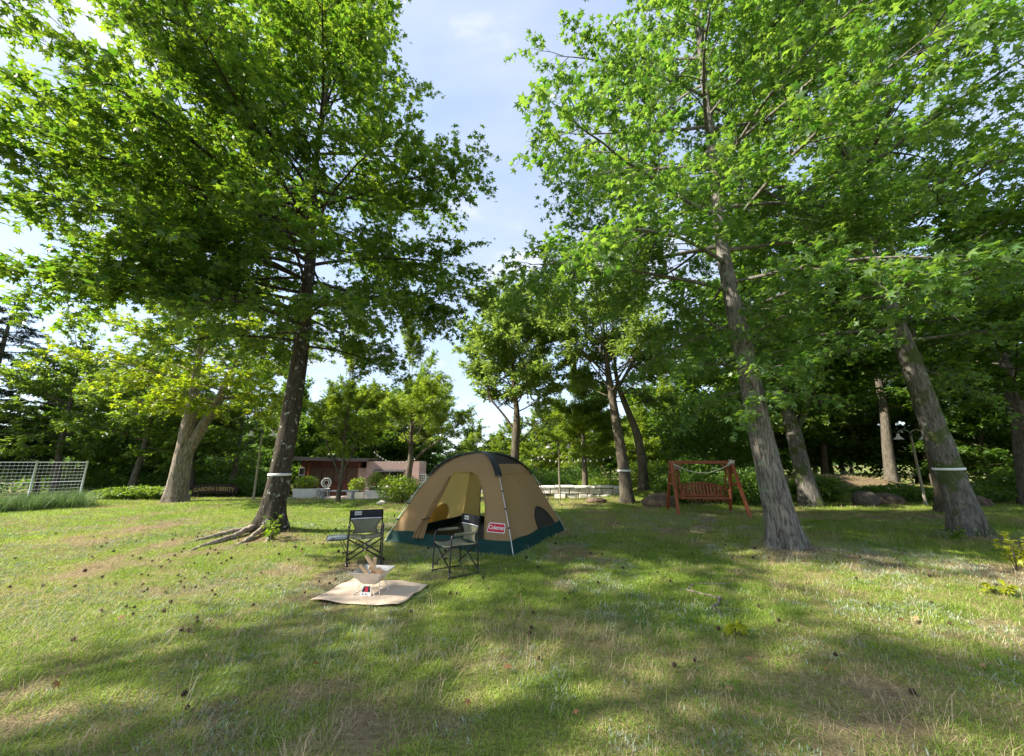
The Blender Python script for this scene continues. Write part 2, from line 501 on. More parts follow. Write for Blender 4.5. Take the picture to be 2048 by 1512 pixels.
def trunk_mesh(name, pts, rad, mat, nseg=36, flare=.55, lobes=5, ridge=.05, rg=None, step=.10, zmax=None, seed=0):
    """tapered trunk with root flare and furrowed ridges"""
    pts = np.asarray(pts, float); rad = np.asarray(rad, float)
    L = np.concatenate([[0], np.cumsum(np.linalg.norm(np.diff(pts, axis=0), axis=1))])
    ss = np.concatenate([np.arange(0, min(4.5, L[-1]), step), np.arange(min(4.5, L[-1]), L[-1], .3), [L[-1]]])
    def smooth(v):
        return np.interp(ss, L, v)
    C = np.stack([smooth(pts[:, k]) for k in range(3)], -1)
    # soften the corners of the polyline
    for _ in range(6): C[1:-1] = (C[:-2] + 2 * C[1:-1] + C[2:]) / 4
    r = smooth(rad)
    a = np.arange(nseg) * 2 * np.pi / nseg
    ph = (seed * 1.7) % 6.28
    fl = np.exp(-ss / .28)
    r2 = r[:, None] * (1 + flare * fl[:, None] * (.65 + .5 * np.cos(lobes * a + ph)[None, :] * (1 - .4 * np.sin(2 * a + ph))[None, :]))
    rn = fbm(np.cos(a)[None, :] * 3 + seed * 7 + 0 * ss[:, None], np.sin(a)[None, :] * 3 + ss[:, None] * .45, .55, seed)
    furrow = np.abs(rn - .5) * 2
    lump = vnoise(np.cos(a)[None, :] + seed + 0 * ss[:, None], np.sin(a)[None, :] + ss[:, None] * .8, .9, seed + 4) - .5
    r2 = r2 * (1 + ridge * (furrow * 2 - .6) + .14 * lump)
    V = C[:, None, :] + np.stack([np.cos(a)[None] * r2, np.sin(a)[None] * r2, 0 * r2], -1)
    V[0, :, 2] -= .25
    m = len(ss)
    i = np.arange(m - 1)[:, None] * nseg; k = np.arange(nseg)[None]; k2 = (k + 1) % nseg
    Fc = np.stack([i + k, i + k2, i + nseg + k2, i + nseg + k], -1).reshape(-1, 4)
    return mesh_np(name, V.reshape(-1, 3), Fc, mat, True)

def grow(rg, pts, rad, env, z0, z1, nl, elev=(12, 62), droop=(25, -12), ns=8, nt=6, lpt=14, tl=.55, az0=0.0, ratio=.42, fill=.22, sides=(6, 3, 3), twig_r=.006, azs=None, azr=None, bias=(0, 0)):
    """limbs > side branches > twigs out to a crown outline env(z); returns wood and leaf points"""
    pts = np.asarray(pts, float)
    W = Wood(); LP = []; LD = []
    ez, er = np.array([e[0] for e in env]), np.array([e[1] for e in env])
    Env = lambda z: float(np.interp(z, ez, er, left=er[0] * .8, right=.15))
    pos = lambda z: np.array([np.interp(z, pts[:, 2], pts[:, 0]), np.interp(z, pts[:, 2], pts[:, 1]), z])
    rmax = er.max()
    for i in range(nl):
        f = (i + rg.uniform(.1, .9)) / nl
        z = z0 + (z1 - z0) * f
        az = az0 + i * 2.39996 + rg.normal(0, .25)
        if azr: az = rg.uniform(*azr)
        e = R(elev[0] + (elev[1] - elev[0]) * f ** 1.35 + rg.normal(0, 6))
        dr = R(droop[0] + (droop[1] - droop[0]) * f)
        Lb = 1.0
        for _ in range(6): Lb = Env(z + Lb * math.sin(e - dr * .35)) / max(.25, math.cos(e - dr * .3))
        Lb *= 1 + bias[0] * math.cos(az - bias[1])
        Lb = min(max(.5, Lb * rg.uniform(.76, 1.06)), 1.9 * rmax)
        n = 8
        p = pos(z); P = [p]; h = az; wob = rg.normal(0, .16)
        for k in range(1, n + 1):
            t = k / n
            ee = e - dr * t + .25 * math.sin(t * 3.1) * (1 if dr < 0 else .3)
            h += wob * .35 + rg.normal(0, .06)
            d = np.array([math.cos(h) * math.cos(ee), math.sin(h) * math.cos(ee), math.sin(ee)])
            P.append(P[-1] + d * Lb / n)
        P = np.array(P)
        rt = float(np.interp(z, pts[:, 2], rad))
        r0 = min(.40 * rt, .008 * Lb + .006)
        tt = np.linspace(0, 1, n + 1)
        W.tube(P, r0 * (1 - tt) ** .8 + twig_r, sides[0])
        nsi = max(3, int(ns * Lb / (rmax * .9)))
        for s in range(nsi):
            t = fill + (1 - fill) * (s + rg.random()) / nsi
            q = np.array([np.interp(t, tt, P[:, c]) for c in range(3)])
            ki = min(n - 1, int(t * n)); d0 = norm(P[ki + 1] - P[ki])
            side = 1 if s % 2 else -1
            ang = side * R(rg.uniform(28, 68)) if t < .93 else R(rg.normal(0, 15))
            c, sn = math.cos(ang), math.sin(ang)
            d = np.array([d0[0] * c - d0[1] * sn, d0[0] * sn + d0[1] * c, d0[2] + rg.normal(.06, .22)]); d = norm(d)
            Ls = max(.45, Lb * ratio * (1.05 - .6 * t) * rg.uniform(.7, 1.2))
            m = 5; Q = [q]
            dd = d.copy()
            for k in range(m):
                dd = norm(dd + rg.normal(0, .10, 3) + np.array([0, 0, -.05])); Q.append(Q[-1] + dd * Ls / m)
            Q = np.array(Q); t2 = np.linspace(0, 1, m + 1)
            rs = min(r0 * (1 - t) ** .8 + twig_r, .006 * Ls + .005)
            W.tube(Q, rs * (1 - t2 * .85) + .002, sides[1])
            nti = max(2, int(nt * min(1.6, Ls / (rmax * .25))))
            for u in range(nti):
                t3 = .15 + .85 * (u + rg.random()) / nti
                qq = np.array([np.interp(t3, t2, Q[:, c]) for c in range(3)])
                ang = (1 if u % 2 else -1) * R(rg.uniform(20, 70)); c, sn = math.cos(ang), math.sin(ang)
                dw = norm(np.array([dd[0] * c - dd[1] * sn, dd[0] * sn + dd[1] * c, dd[2] + rg.normal(.08, .35)]))
                Lt = tl * rg.uniform(.5, 1.2)
                T3 = np.stack([qq, qq + dw * Lt + np.array([0, 0, -.03])])
                if sides[2]: W.tube(T3, [twig_r * .8, .0015], sides[2])
                k = max(1, int(lpt * rg.uniform(.7, 1.3)))
                tq = rg.uniform(.1, 1.08, k)[:, None]
                LP.append(qq + dw * Lt * tq + rg.normal(0, .055, (k, 3)) + np.array([0, 0, -.02])); LD.append(np.tile(dw + np.array([0, 0, -.25]), (k, 1)))
    return W, np.concatenate(LP), np.concatenate(LD)

star_t = star_leaf(1)
leaf_singles = {}
def single_leaf_meshes(mat):
    if mat.name not in leaf_singles:
        res = []
        for v in range(5):
            TV, TT = star_leaf(v + 3)
            res.append(mesh_np('leaf', TV, TT, mat, False, np.full(len(TV), .1 + .2 * v)))
        leaf_singles[mat.name] = res
    return leaf_singles[mat.name]

def plant_tree(name, label, cat, x, y, pts, rad, bark, leafmat, grow_args, leaf=('star', .15), seed=1, nseg=32, flare=.5, ridge=.05, group=None, singles=0, tilt=.55, extra=None, shape_kw=None):
    rg = np.random.default_rng(seed)
    root = empty(name, gp(x, y), 0, label, cat, group)
    link('trunk', trunk_mesh('trunk', pts, rad, bark, nseg, flare, 5, ridge, seed=seed, **(shape_kw or {})), root)
    Ws = Wood(); LPs = []; LDs = []
    for ga in (grow_args if isinstance(grow_args, list) else [grow_args]):
        ga = dict(ga)
        p2 = ga.pop('pts', pts); r2 = ga.pop('rad', rad)
        if p2 is not pts:
            link('stem', trunk_mesh('stem', p2, r2, bark, 20, 0, 5, ridge, seed=seed + 3), root)
        W, P, D = grow(rg, p2, r2, **ga)
        Ws.V += W.V; Ws.F += [f + Ws.n for f in W.F]; Ws.n += W.n
        LPs.append(P); LDs.append(D)
    P = np.concatenate(LPs); D = np.concatenate(LDs)
    link('branches', Ws.mesh('branches', bark), root)
    tm_ = {'star': star_t, 'oval': oval_leaf(), 'spray': spray_leaf()}[leaf[0]]
    if singles:
        loc = np.array(root.location)
        dist = np.linalg.norm(P + loc - np.array([0, 0, 1.55]), axis=1)
        wp = P + loc
        vis = (np.abs(wp[:, 0]) < 1.25 * wp[:, 1]) & (wp[:, 1] > 1) & (wp[:, 2] < 1.55 + 1.25 * wp[:, 1])
        dist = np.where(vis, dist, 1e3)
        idx = np.argsort(dist)[:singles]
        M3 = leaf_frames(P[idx], D[idx], rg, tilt)
        ms = single_leaf_meshes(leafmat)
        for j, ii in enumerate(idx):
            o = bpy.data.objects.new('leaf', ms[j % 5]); col.objects.link(o); o.parent = root
            o.matrix_local = Matrix.Translation(Vector(P[ii])) @ (Matrix(M3[j].tolist()) * (leaf[1] * rg.uniform(.8, 1.15))).to_4x4()
        keep = np.ones(len(P), bool); keep[idx] = False
        P, D = P[keep], D[keep]
    cr = link('crown', leaf_mesh('crown', P, D, leaf[1], tm_, leafmat, rg, tilt), root)
    cr['kind'] = 'stuff'
    print(name, seed, len(P))
    return root

env1 = [(3.2, 1.6), (4.0, 3.2), (5, 4.0), (6, 4.4), (8, 4.8), (9.6, 4.7), (11, 4.0), (12.5, 3.0), (14.3, 1.7), (16.3, .7), (17.2, .2)]
tr1 = [(0, 0, 0), (.10, 0, 1), (.20, 0, 2.5), (.25, 0, 4.5), (.15, .1, 7), (.0, 0, 9), (.1, 0, 12), (.1, 0, 17)]
rr1 = [.24, .215, .20, .165, .12, .09, .05, .012]
t1 = plant_tree('sweetgum_tree', 'tall sweetgum with dark lichen-spotted trunk, white band and exposed roots, beside the folding chairs', 'tree',
    -5.4, 9.06, tr1, rr1, m_bark_dark, m_leaf_gum,
    [dict(env=env1, z0=4.3, z1=9.5, nl=22, elev=(2, 26), droop=(30, 8), ns=13, nt=8, lpt=14, azr=(R(125), R(265)), bias=(.2, R(195))),
     dict(env=env1, z0=4.2, z1=16.3, nl=58, elev=(3, 60), droop=(27, -14), ns=15, nt=9, lpt=17, az0=.6, bias=(.10, R(200)))], ('star', .205), seed=3, nseg=44, flare=.9, ridge=.04, singles=300)
env3 = [(2.8, 1.2), (3.6, 2.6), (4.6, 3.9), (6, 4.5), (8, 4.4), (10, 3.9), (12, 3.3), (13.5, 2.7), (15.5, 1.7), (17.6, .3)]
tr3 = [(0, 0, 0), (-.10, 0, 1), (-.22, 0, 2.4), (-.33, 0, 4), (-.42, .1, 6), (-.35, .1, 8), (-.3, .1, 12), (-.3, 0, 17)]
rr3 = [.245, .225, .195, .16, .12, .095, .055, .012]
t3 = plant_tree('sweetgum_tree', 'sweetgum with furrowed grey bark and no band, growing between tent and garden swing', 'tree',
    4.84, 7.28, tr3, rr3, m_bark_grey, m_leaf_gum2,
    [dict(env=env3, z0=4.0, z1=16.5, nl=54, elev=(2, 62), droop=(24, -14), ns=14, nt=8, lpt=15, az0=2.2),
     dict(env=[(2.2, 1.0), (4.5, 1.5)], z0=2.55, z1=3.9, nl=11, elev=(0, 25), droop=(35, 10), ns=5, nt=5, lpt=11, az0=4.0, tl=.38)],
    ('star', .185), seed=5, nseg=56, flare=.6, ridge=.085, singles=300)
env4 = [(2.6, 1.6), (3.4, 3.0), (4.5, 4.2), (6, 4.8), (9, 4.8), (12, 4.2), (14.5, 3), (17, .6)]
tr4 = [(0, 0, 0), (-.15, 0, 1), (-.32, 0, 2.5), (-.5, 0, 4), (-.75, .1, 6), (-.8, .1, 9), (-.7, .1, 12), (-.7, 0, 17)]
rr4 = [.255, .23, .205, .17, .13, .10, .06, .012]
t4 = plant_tree('sweetgum_tree', 'leaning mossy-sided sweetgum with white band, beside the dark wood', 'tree',
    9.42, 8.39, tr4, rr4, m_bark_moss, m_leaf_gum2,
    dict(env=env4, z0=3.6, z1=16.2, nl=52, elev=(0, 60), droop=(22, -12), ns=13, nt=8, lpt=14, az0=1.1), ('star', .19), seed=8, nseg=44, flare=.6, ridge=.05, singles=300)
# sweetgum outside the picture on the left: its outer twigs hang into the top left corner, its crown shades the front lawn
env0 = [(4.4, 1.8), (5.2, 3.2), (6.5, 3.5), (7.8, 3.3), (9, 2.2), (10, .5)]
t0 = plant_tree('sweetgum_tree', 'sweetgum whose dark outer twigs hang above the sunny lawn, trunk out of sight', 'tree',
    -8.5, 1.3, [(0, 0, 0), (.1, 0, 3), (.1, 0, 6), (0, 0, 9.6)], [.24, .2, .13, .02], m_bark_dark, m_leaf_gum,
    dict(env=env0, z0=4.6, z1=9.3, nl=40, elev=(5, 58), droop=(15, -10), ns=11, nt=7, lpt=8), ('star', .18), seed=12, nseg=24)
# old forked tree
t2pts = [(0, 0, 0), (0, 0, 1.2), (.02, 0, 2.6), (.02, 0, 4.2), (-.1, 0, 6), (-.1, 0, 9.5)]
t2r = [.40, .33, .28, .19, .13, .03]
t2b = [(.12, 0, 1.9), (.5, .1, 3.0), (.95, .2, 4.2), (1.5, .2, 6), (1.9, .2, 8)]
envY = [(3.4, 2.2), (4.4, 4.2), (6, 4.9), (7.5, 4.2), (9, 2.2), (10, .4)]
t2 = plant_tree('maple_tree', 'old maple with thick tan forked trunk and yellow-green crown', 'tree',
    -13.77, 16.48, t2pts, t2r, m_bark_tan, m_leaf_yellow,
    [dict(env=envY, z0=3.6, z1=9, nl=30, elev=(8, 58), droop=(20, -10), ns=11, nt=7, lpt=14),
     dict(pts=t2b, rad=[.24, .20, .16, .12, .03], env=[(3, 2.5), (5, 4), (7, 3), (8.4, .6)], z0=3.6, z1=7.8, nl=20, elev=(5, 55), droop=(20, -8), ns=10, nt=7, lpt=14)],
    ('star', .24), seed=21, nseg=40, flare=.28, ridge=.09)

def gen_round(h0, h1, r, k=.5):
    """crown outline from height h0 to h1 with radius r widest at fraction k"""
    return [(h0, r * .45), (h0 + (h1 - h0) * k * .5, r * .85), (h0 + (h1 - h0) * k, r), (h0 + (h1 - h0) * (k + (1 - k) * .6), r * .75), (h1, r * .12)]

# mid-distance single trees
plant_tree('broadleaf_tree', 'slender tree with bare lower limbs and airy crown, rising behind the tent', 'tree', .12, 17.6,
    [(0, 0, -.2), (0, 0, 1.6), (.08, 0, 3.0), (.1, 0, 3.9), (-.1, 0, 5.5), (.1, 0, 9.4)], [.2, .19, .17, .13, .09, .015], m_bark_mid, m_leaf_pale,
    [dict(env=[(3.6, 2.2), (5.0, 2.9), (7.6, 3.1), (9.4, 2.6), (10.6, 1.7), (11.4, .5)], z0=3.7, z1=9.0, nl=38, elev=(14, 56), droop=(-5, -18), ns=9, nt=7, lpt=22, fill=.3, tl=.45, sides=(6, 3, 0)),
     dict(pts=[(.06, 0, 2.9), (-.5, .1, 3.7), (-1.1, .1, 4.4), (-1.4, 0, 6.0)], rad=[.08, .07, .05, .02], env=[(3.5, 1.2), (5, 1.7), (6.4, .8)], z0=3.9, z1=5.9, nl=8, elev=(10, 50), droop=(0, -10), ns=5, nt=6, lpt=10, fill=.4, tl=.4),
     dict(pts=[(.05, 0, 2.3), (.55, 0, 2.75), (1.0, 0, 3.3), (1.5, 0, 3.6)], rad=[.06, .05, .035, .012], env=[(2.5, .7), (4, .8)], z0=2.9, z1=3.5, nl=4, elev=(20, 40), droop=(0, 0), ns=3, nt=4, lpt=8, fill=.4, tl=.35)],
    ('oval', .21), seed=31, nseg=20, flare=.2)
plant_tree('broadleaf_tree', 'tree with tall bare pale trunk, white band and many spreading upper limbs', 'tree', 4.49, 15.68,
    [(0, 0, 0), (-.06, 0, 1.2), (-.2, 0, 2.6), (-.38, 0, 4.2), (-.5, 0, 5.2), (-.6, 0, 8)], [.27, .23, .2, .16, .12, .015], m_bark_mid, m_leaf_pale,
    [dict(env=[(4.2, 1.8), (5.5, 3.0), (7.5, 3.2), (8.8, 2.5), (9.6, 1.3), (10, .3)], z0=4.0, z1=7.7, nl=28, elev=(18, 56), droop=(-4, -18), ns=9, nt=7, lpt=17, fill=.5, tl=.45, sides=(6, 3, 0)),
     dict(pts=[(-.3, 0, 4.3), (.2, 0, 5.0), (.75, 0, 6.0), (.9, 0, 8.2)], rad=[.09, .08, .06, .015], env=[(4.5, 1.2), (6, 2.0), (8.4, .7)], z0=5.2, z1=8, nl=8, elev=(15, 55), droop=(0, -10), ns=6, nt=5, lpt=9, fill=.45, tl=.4)],
    ('oval', .19), seed=33, nseg=22, flare=.3)
plant_tree('broadleaf_tree', 'tree with darker curved bare trunk just behind the pale banded trunk', 'tree', 6.0, 18.2,
    [(0, 0, 0), (0, 0, 1.5), (-.15, 0, 2.6), (-.7, 0, 4.2), (-1.0, 0, 5.2), (-1.0, 0, 8.0)], [.24, .2, .18, .14, .1, .015], m_bark_far, m_leaf_oval,
    dict(env=gen_round(3.4, 8.0, 3.0, .45), z0=3.8, z1=7.8, nl=20, elev=(8, 60), droop=(10, -12), ns=9, nt=7, lpt=20, fill=.4, tl=.45, sides=(6, 3, 0)), ('oval', .2), seed=35, nseg=18)
plant_tree('acacia_tree', 'low spreading pale yellow-green tree in front of the pink brick wall', 'tree', -6.05, 23.0,
    [(0, 0, 0), (.05, 0, 1.4), (.15, 0, 2.2), (.1, 0, 3.6), (0, 0, 6.6)], [.22, .19, .17, .1, .02], m_bark_mid, m_leaf_light,
    [dict(env=gen_round(3.3, 7.4, 3.2, .5), z0=2.6, z1=6.8, nl=28, elev=(18, 62), droop=(-4, -10), ns=9, nt=7, lpt=13, fill=.4, tl=.5, sides=(6, 3, 0)),
     dict(pts=[(.15, 0, 2.1), (.9, 0, 2.8), (2.0, .2, 3.6), (3.2, .2, 4.6)], rad=[.11, .09, .06, .02], env=[(2.8, 1.0), (4, 1.6), (5.5, .8)], z0=3.2, z1=4.5, nl=9, elev=(15, 50), droop=(0, -8), ns=5, nt=5, lpt=11, fill=.35, tl=.45)],
    ('spray', .17), seed=41, nseg=18, flare=.25)
plant_tree('young_tree', 'thin young tree with several slender stems, in front of the dark kiosk', 'tree', -7.04, 16.27,
    [(0, 0, 0), (.05, 0, .8), (.1, 0, 1.6), (.05, 0, 2.6), (.2, 0, 5)], [.09, .08, .065, .045, .01], m_bark_mid, m_leaf_light,
    [dict(env=gen_round(2.0, 5.3, 1.7, .5), z0=1.9, z1=4.8, nl=18, elev=(30, 66), droop=(-5, -15), ns=5, nt=4, lpt=8, fill=.4, tl=.35),
     dict(pts=[(.05, 0, .9), (-.3, 0, 1.6), (-.7, 0, 2.4), (-1.0, 0, 3.4)], rad=[.045, .04, .03, .01], env=[(1.5, .5), (3.6, .9)], z0=1.6, z1=3.2, nl=7, elev=(25, 55), droop=(0, 0), ns=4, nt=4, lpt=7, fill=.4, tl=.3),
     dict(pts=[(.06, 0, 1.1), (.35, 0, 1.7), (.6, 0, 2.6), (.8, 0, 3.6)], rad=[.04, .035, .03, .01], env=[(1.5, .5), (3.6, .9)], z0=1.9, z1=3.4, nl=6, elev=(25, 55), droop=(0, 0), ns=4, nt=4, lpt=7, fill=.4, tl=.3)],
    ('spray', .16), seed=43, nseg=14, flare=.25)
plant_tree('broadleaf_tree', 'small round-crowned tree standing by the pale stone wall', 'tree', 3.75, 20.6,
    [(0, 0, 0), (.03, 0, 1.4), (0, 0, 2.4), (0, 0, 5)], [.17, .14, .11, .02], m_bark_mid, m_leaf_light,
    dict(env=gen_round(1.9, 5.4, 2.1, .5), z0=1.9, z1=5, nl=24, elev=(10, 62), droop=(5, -12), ns=8, nt=7, lpt=13, tl=.45, sides=(6, 3, 0)), ('spray', .17), seed=45, nseg=14)
plant_tree('broadleaf_tree', 'dark-crowned tree with broad mossy trunk behind the furrowed sweetgum', 'tree', 10.82, 14.63,
    [(0, 0, 0), (-.1, 0, 1.2), (-.25, 0, 2.8), (-.35, 0, 3.6), (-.6, 0, 5.5), (-.6, 0, 11)], [.34, .28, .25, .2, .14, .02], m_bark_moss, m_leaf_dark,
    [dict(env=gen_round(3.6, 11.5, 4.0, .45), z0=3.6, z1=11, nl=36, elev=(8, 62), droop=(15, -12), ns=10, nt=7, lpt=24, tl=.55, sides=(6, 3, 0)),
     dict(pts=[(-.22, 0, 2.7), (.3, 0, 3.4), (1.0, .1, 4.6), (1.6, .2, 7)], rad=[.17, .15, .11, .03], env=[(4, 2), (6, 2.6), (8, 1)], z0=4, z1=6.8, nl=16, elev=(5, 50), droop=(10, -8), ns=9, nt=7, lpt=24, tl=.55, sides=(6, 3, 0))],
    ('oval', .24), seed=47, nseg=26, flare=.3)

# kinds of woodland tree, built once and copied
def kind(name, seed, h0, h1, r, tr, leafmat, leaf, nl=26, lpt=11, lean=0.0, elev=(8, 60), bark=None):
    return plant_tree(name, None, 'tree', 0, -60 - seed, [(0, 0, 0), (lean * .3, 0, h0 * .5), (lean * .7, 0, h0), (lean, 0, h1)], [tr, tr * .85, tr * .7, .02], bark or m_bark_far, leafmat,
        dict(env=gen_round(h0 - .6, h1, r, .45), z0=h0, z1=h1 - .5, nl=nl, elev=elev, droop=(15, -12), ns=7, nt=5, lpt=lpt, tl=.6, sides=(5, 3, 0)), leaf, seed=seed, nseg=14, ridge=.03)
kA = kind('woodland_tree', 61, 3.2, 11.5, 3.8, .24, m_leaf_dark, ('oval', .27), 34, 24, .5)
kB = kind('woodland_tree', 62, 2.4, 8.2, 3.3, .2, m_leaf_oval, ('oval', .25), 32, 26, -.4)
kC = kind('woodland_tree', 63, 1.6, 6.2, 2.6, .14, m_leaf_light, ('spray', .22), 26, 14)
kD = kind('woodland_tree', 64, 4.2, 14.5, 4.2, .28, m_leaf_dark, ('oval', .29), 36, 24, .3)
kE = kind('woodland_tree', 65, 1.2, 5.2, 2.8, .16, m_leaf_dark, ('oval', .26), 30, 28)

used = set()
def put(k, x, y, label, group=None, s=1.0, rz=None):
    if k.name in used: o = copy_tree(k)
    else: o = k; used.add(k.name)
    o.location = gp(x, y); o.rotation_euler = (0, 0, rng.uniform(0, 6.28) if rz is None else rz); o.scale = (s, s, s * rng.uniform(.93, 1.07))
    tag(o, label, 'tree', group)
    return o
WR, GR = 'dark woodland tree in the deep shade to the right of the garden swing', 'trees of the dark wood'
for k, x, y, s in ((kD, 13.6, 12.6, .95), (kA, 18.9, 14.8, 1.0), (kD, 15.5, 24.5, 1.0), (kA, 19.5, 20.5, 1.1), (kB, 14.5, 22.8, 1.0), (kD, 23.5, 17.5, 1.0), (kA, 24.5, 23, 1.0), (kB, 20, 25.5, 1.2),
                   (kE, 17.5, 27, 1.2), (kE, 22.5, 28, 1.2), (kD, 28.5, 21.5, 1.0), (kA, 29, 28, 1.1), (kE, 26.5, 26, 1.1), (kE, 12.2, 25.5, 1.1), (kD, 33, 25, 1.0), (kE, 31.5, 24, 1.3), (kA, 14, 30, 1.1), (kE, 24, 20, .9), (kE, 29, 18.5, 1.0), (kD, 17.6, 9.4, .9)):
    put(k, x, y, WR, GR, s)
LB, GL = 'leafy green tree in the grove behind the white mesh fence', 'trees behind the mesh fence'
for k, x, y, s in ((kB, -24.5, 21.5, 1.0), (kB, -20.2, 21.2, .98), (kE, -28.5, 24, 1.1), (kE, -23, 25.5, 1.1), (kB, -30, 28.5, 1.1), (kB, -31, 20.5, .9)):
    put(k, x, y, LB, GL, s)
put(kB, -18.3, 23.0, 'tree with a dark leaning trunk directly behind the carved wooden sign', None, .85, .2)
put(kB, -16.6, 23.6, 'tree with a forked dark trunk between carved sign and street lamp', None, .9, 2.6)
KB, GK = 'green tree behind the kiosk roof', 'trees behind the kiosk'
for k, x, y, s in ((kB, -15.5, 33, 1.0), (kE, -12.5, 34, 1.3), (kB, -9.5, 35.5, .95), (kE, -18.5, 33, 1.3), (kE, -9, 37, 1.1), (kA, -13.2, 38, .78)):
    put(k, x, y, KB, GK, s)
CB, GC = 'low tree in the distant row behind the tent and stone wall', 'distant trees behind the stone wall'
for k, x, y, s in ((kC, -3.4, 38, .95), (kC, -.8, 34, .80), (kE, 3.2, 33, 1.0), (kC, 1.8, 29, .85), (kE, 6.6, 31, 1.05), (kC, 4.6, 27.5, .8), (kE, 9.8, 29.5, 1.1), (kE, 0.4, 41, .9), (kC, 8.4, 25.5, .85), (kE, -5.2, 46, .9), (kE, -2, 52, .9), (kE, 4.5, 40, 1.0), (kC, 11, 27.5, 1.0)):
    put(k, x, y, CB, GC, s)
SP, GS = 'dense low evergreen tree closing the view far behind the lawn', 'far screen of evergreens'
for i in range(22):
    x = -52 + i * 5.2 + rng.uniform(-1, 1)
    if -8 < x < 4: continue
    put(kE if i % 2 else kB, x, 44 + rng.uniform(-3, 6) + abs(x) * .1, SP, GS, rng.uniform(1.1, 1.5))

# conifer at the left edge: tiers of flat needle sprays
def conifer(x, y, h, r, label):
    rg = np.random.default_rng(77)
    root = empty('cedar_tree', gp(x, y), 0, label, 'tree')
    pts = [(0, 0, 0), (0, 0, h * .5), (0, 0, h)]
    link('trunk', trunk_mesh('trunk', pts, [.28, .18, .02], m_bark_far, 14, .3, 5, .03, seed=9), root)
    W = Wood(); LP = []; LD = []
    for i in range(64):
        f = i / 64; z = 1.6 + (h - 1.8) * f
        az = i * 2.4 + rg.normal(0, .2); L = r * (1 - f) ** .75 * rg.uniform(.75, 1.1) + .3
        P = np.array([[math.cos(az) * L * t, math.sin(az) * L * t, z + .25 * L * t * (1 - t) - .10 * L * t * t + (.12 * L * t ** 3)] for t in np.linspace(0, 1, 7)])
        W.tube(P, np.linspace(.035, .006, 7), 4)
        for s in range(int(26 * L / r) + 6):
            t = rg.uniform(.15, 1); q = np.array([np.interp(t, np.linspace(0, 1, 7), P[:, c]) for c in range(3)])
            a = az + (1 if s % 2 else -1) * rg.uniform(.5, 1.1); l = L * .3 * (1.1 - t) + .25
            d = np.array([math.cos(a), math.sin(a), -.12])
            k = int(l * 34) + 6
            tt = rg.uniform(0, 1, k)[:, None]
            LP.append(q + d * l * tt + rg.normal(0, .03, (k, 3))); LD.append(np.tile(d + np.array([0, 0, .25]), (k, 1)))
    link('branches', W.mesh('branches', m_bark_far), root)
    V, T = oval_leaf(); V = V * np.array([.45, 1, 1])
    c = link('crown', leaf_mesh('crown', np.concatenate(LP), np.concatenate(LD), .2, (V, T), m_leaf_conifer, rg, .5), root)
    c['kind'] = 'stuff'
conifer(-28.2, 20.5, 11.2, 3.4, 'dark cedar with flat drooping tiers of needles, beyond the mesh fence')

# ------------------------------------------------------------------ shrubs
def bush(name, label, cat, x, y, rx, ry, rz_, n, size, mat, tmpl='oval', group=None, seed=1, base=.0, stems=7, boxy=2.0, dz=0.0, parent=None):
    rg = np.random.default_rng(seed)
    root = empty(name, gp(x, y, dz), 0, label, cat, group)
    W = Wood()
    for k in range(stems):
        a = rg.uniform(0, 6.28); q = rg.uniform(.2, .75)
        W.tube([(0.15 * rx * math.cos(a), .15 * ry * math.sin(a), -.05), (.5 * q * rx * math.cos(a), .5 * q * ry * math.sin(a), base + rz_ * .8), (q * rx * math.cos(a), q * ry * math.sin(a), base + rz_ * 1.5)], [.018, .014, .005], 5)
    link('stems', W.mesh('stems', m_bark_mid), root)
    d = norm(rg.normal(0, 1, (n, 3)))
    rr = rg.random(n) ** .35
    lump = 1 + .38 * (vnoise(d[:, 0] * 2.2 + seed * 3, d[:, 1] * 2.2 + d[:, 2] * 1.7, .8, seed) - .5) + .22 * (vnoise(d[:, 0] * 5 + d[:, 2] * 3, d[:, 1] * 5, .8, seed + 1) - .5)
    e = (np.abs(d) ** boxy).sum(1) ** (-1 / boxy)
    P = d * (rr * lump * e)[:, None] * np.array([rx, ry, rz_]) + np.array([0, 0, base + rz_])
    P = P[P[:, 2] > .02]
    D = norm(P - np.array([0, 0, base + rz_ * .6]))
    tm_ = {'star': star_t, 'oval': oval_leaf(), 'spray': spray_leaf()}[tmpl]
    f = link('foliage', leaf_mesh('foliage', P, D, size, tm_, mat, rg, .7), root); f['kind'] = 'stuff'
    return root
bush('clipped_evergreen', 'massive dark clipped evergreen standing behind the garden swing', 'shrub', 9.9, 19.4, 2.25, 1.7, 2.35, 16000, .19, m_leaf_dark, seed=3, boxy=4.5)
bush('shrub', 'leafy sunlit shrub just left of the tent, on the lawn edge', 'shrub', -4.35, 15.6, .85, .7, .5, 3200, .11, m_leaf_light, seed=4)
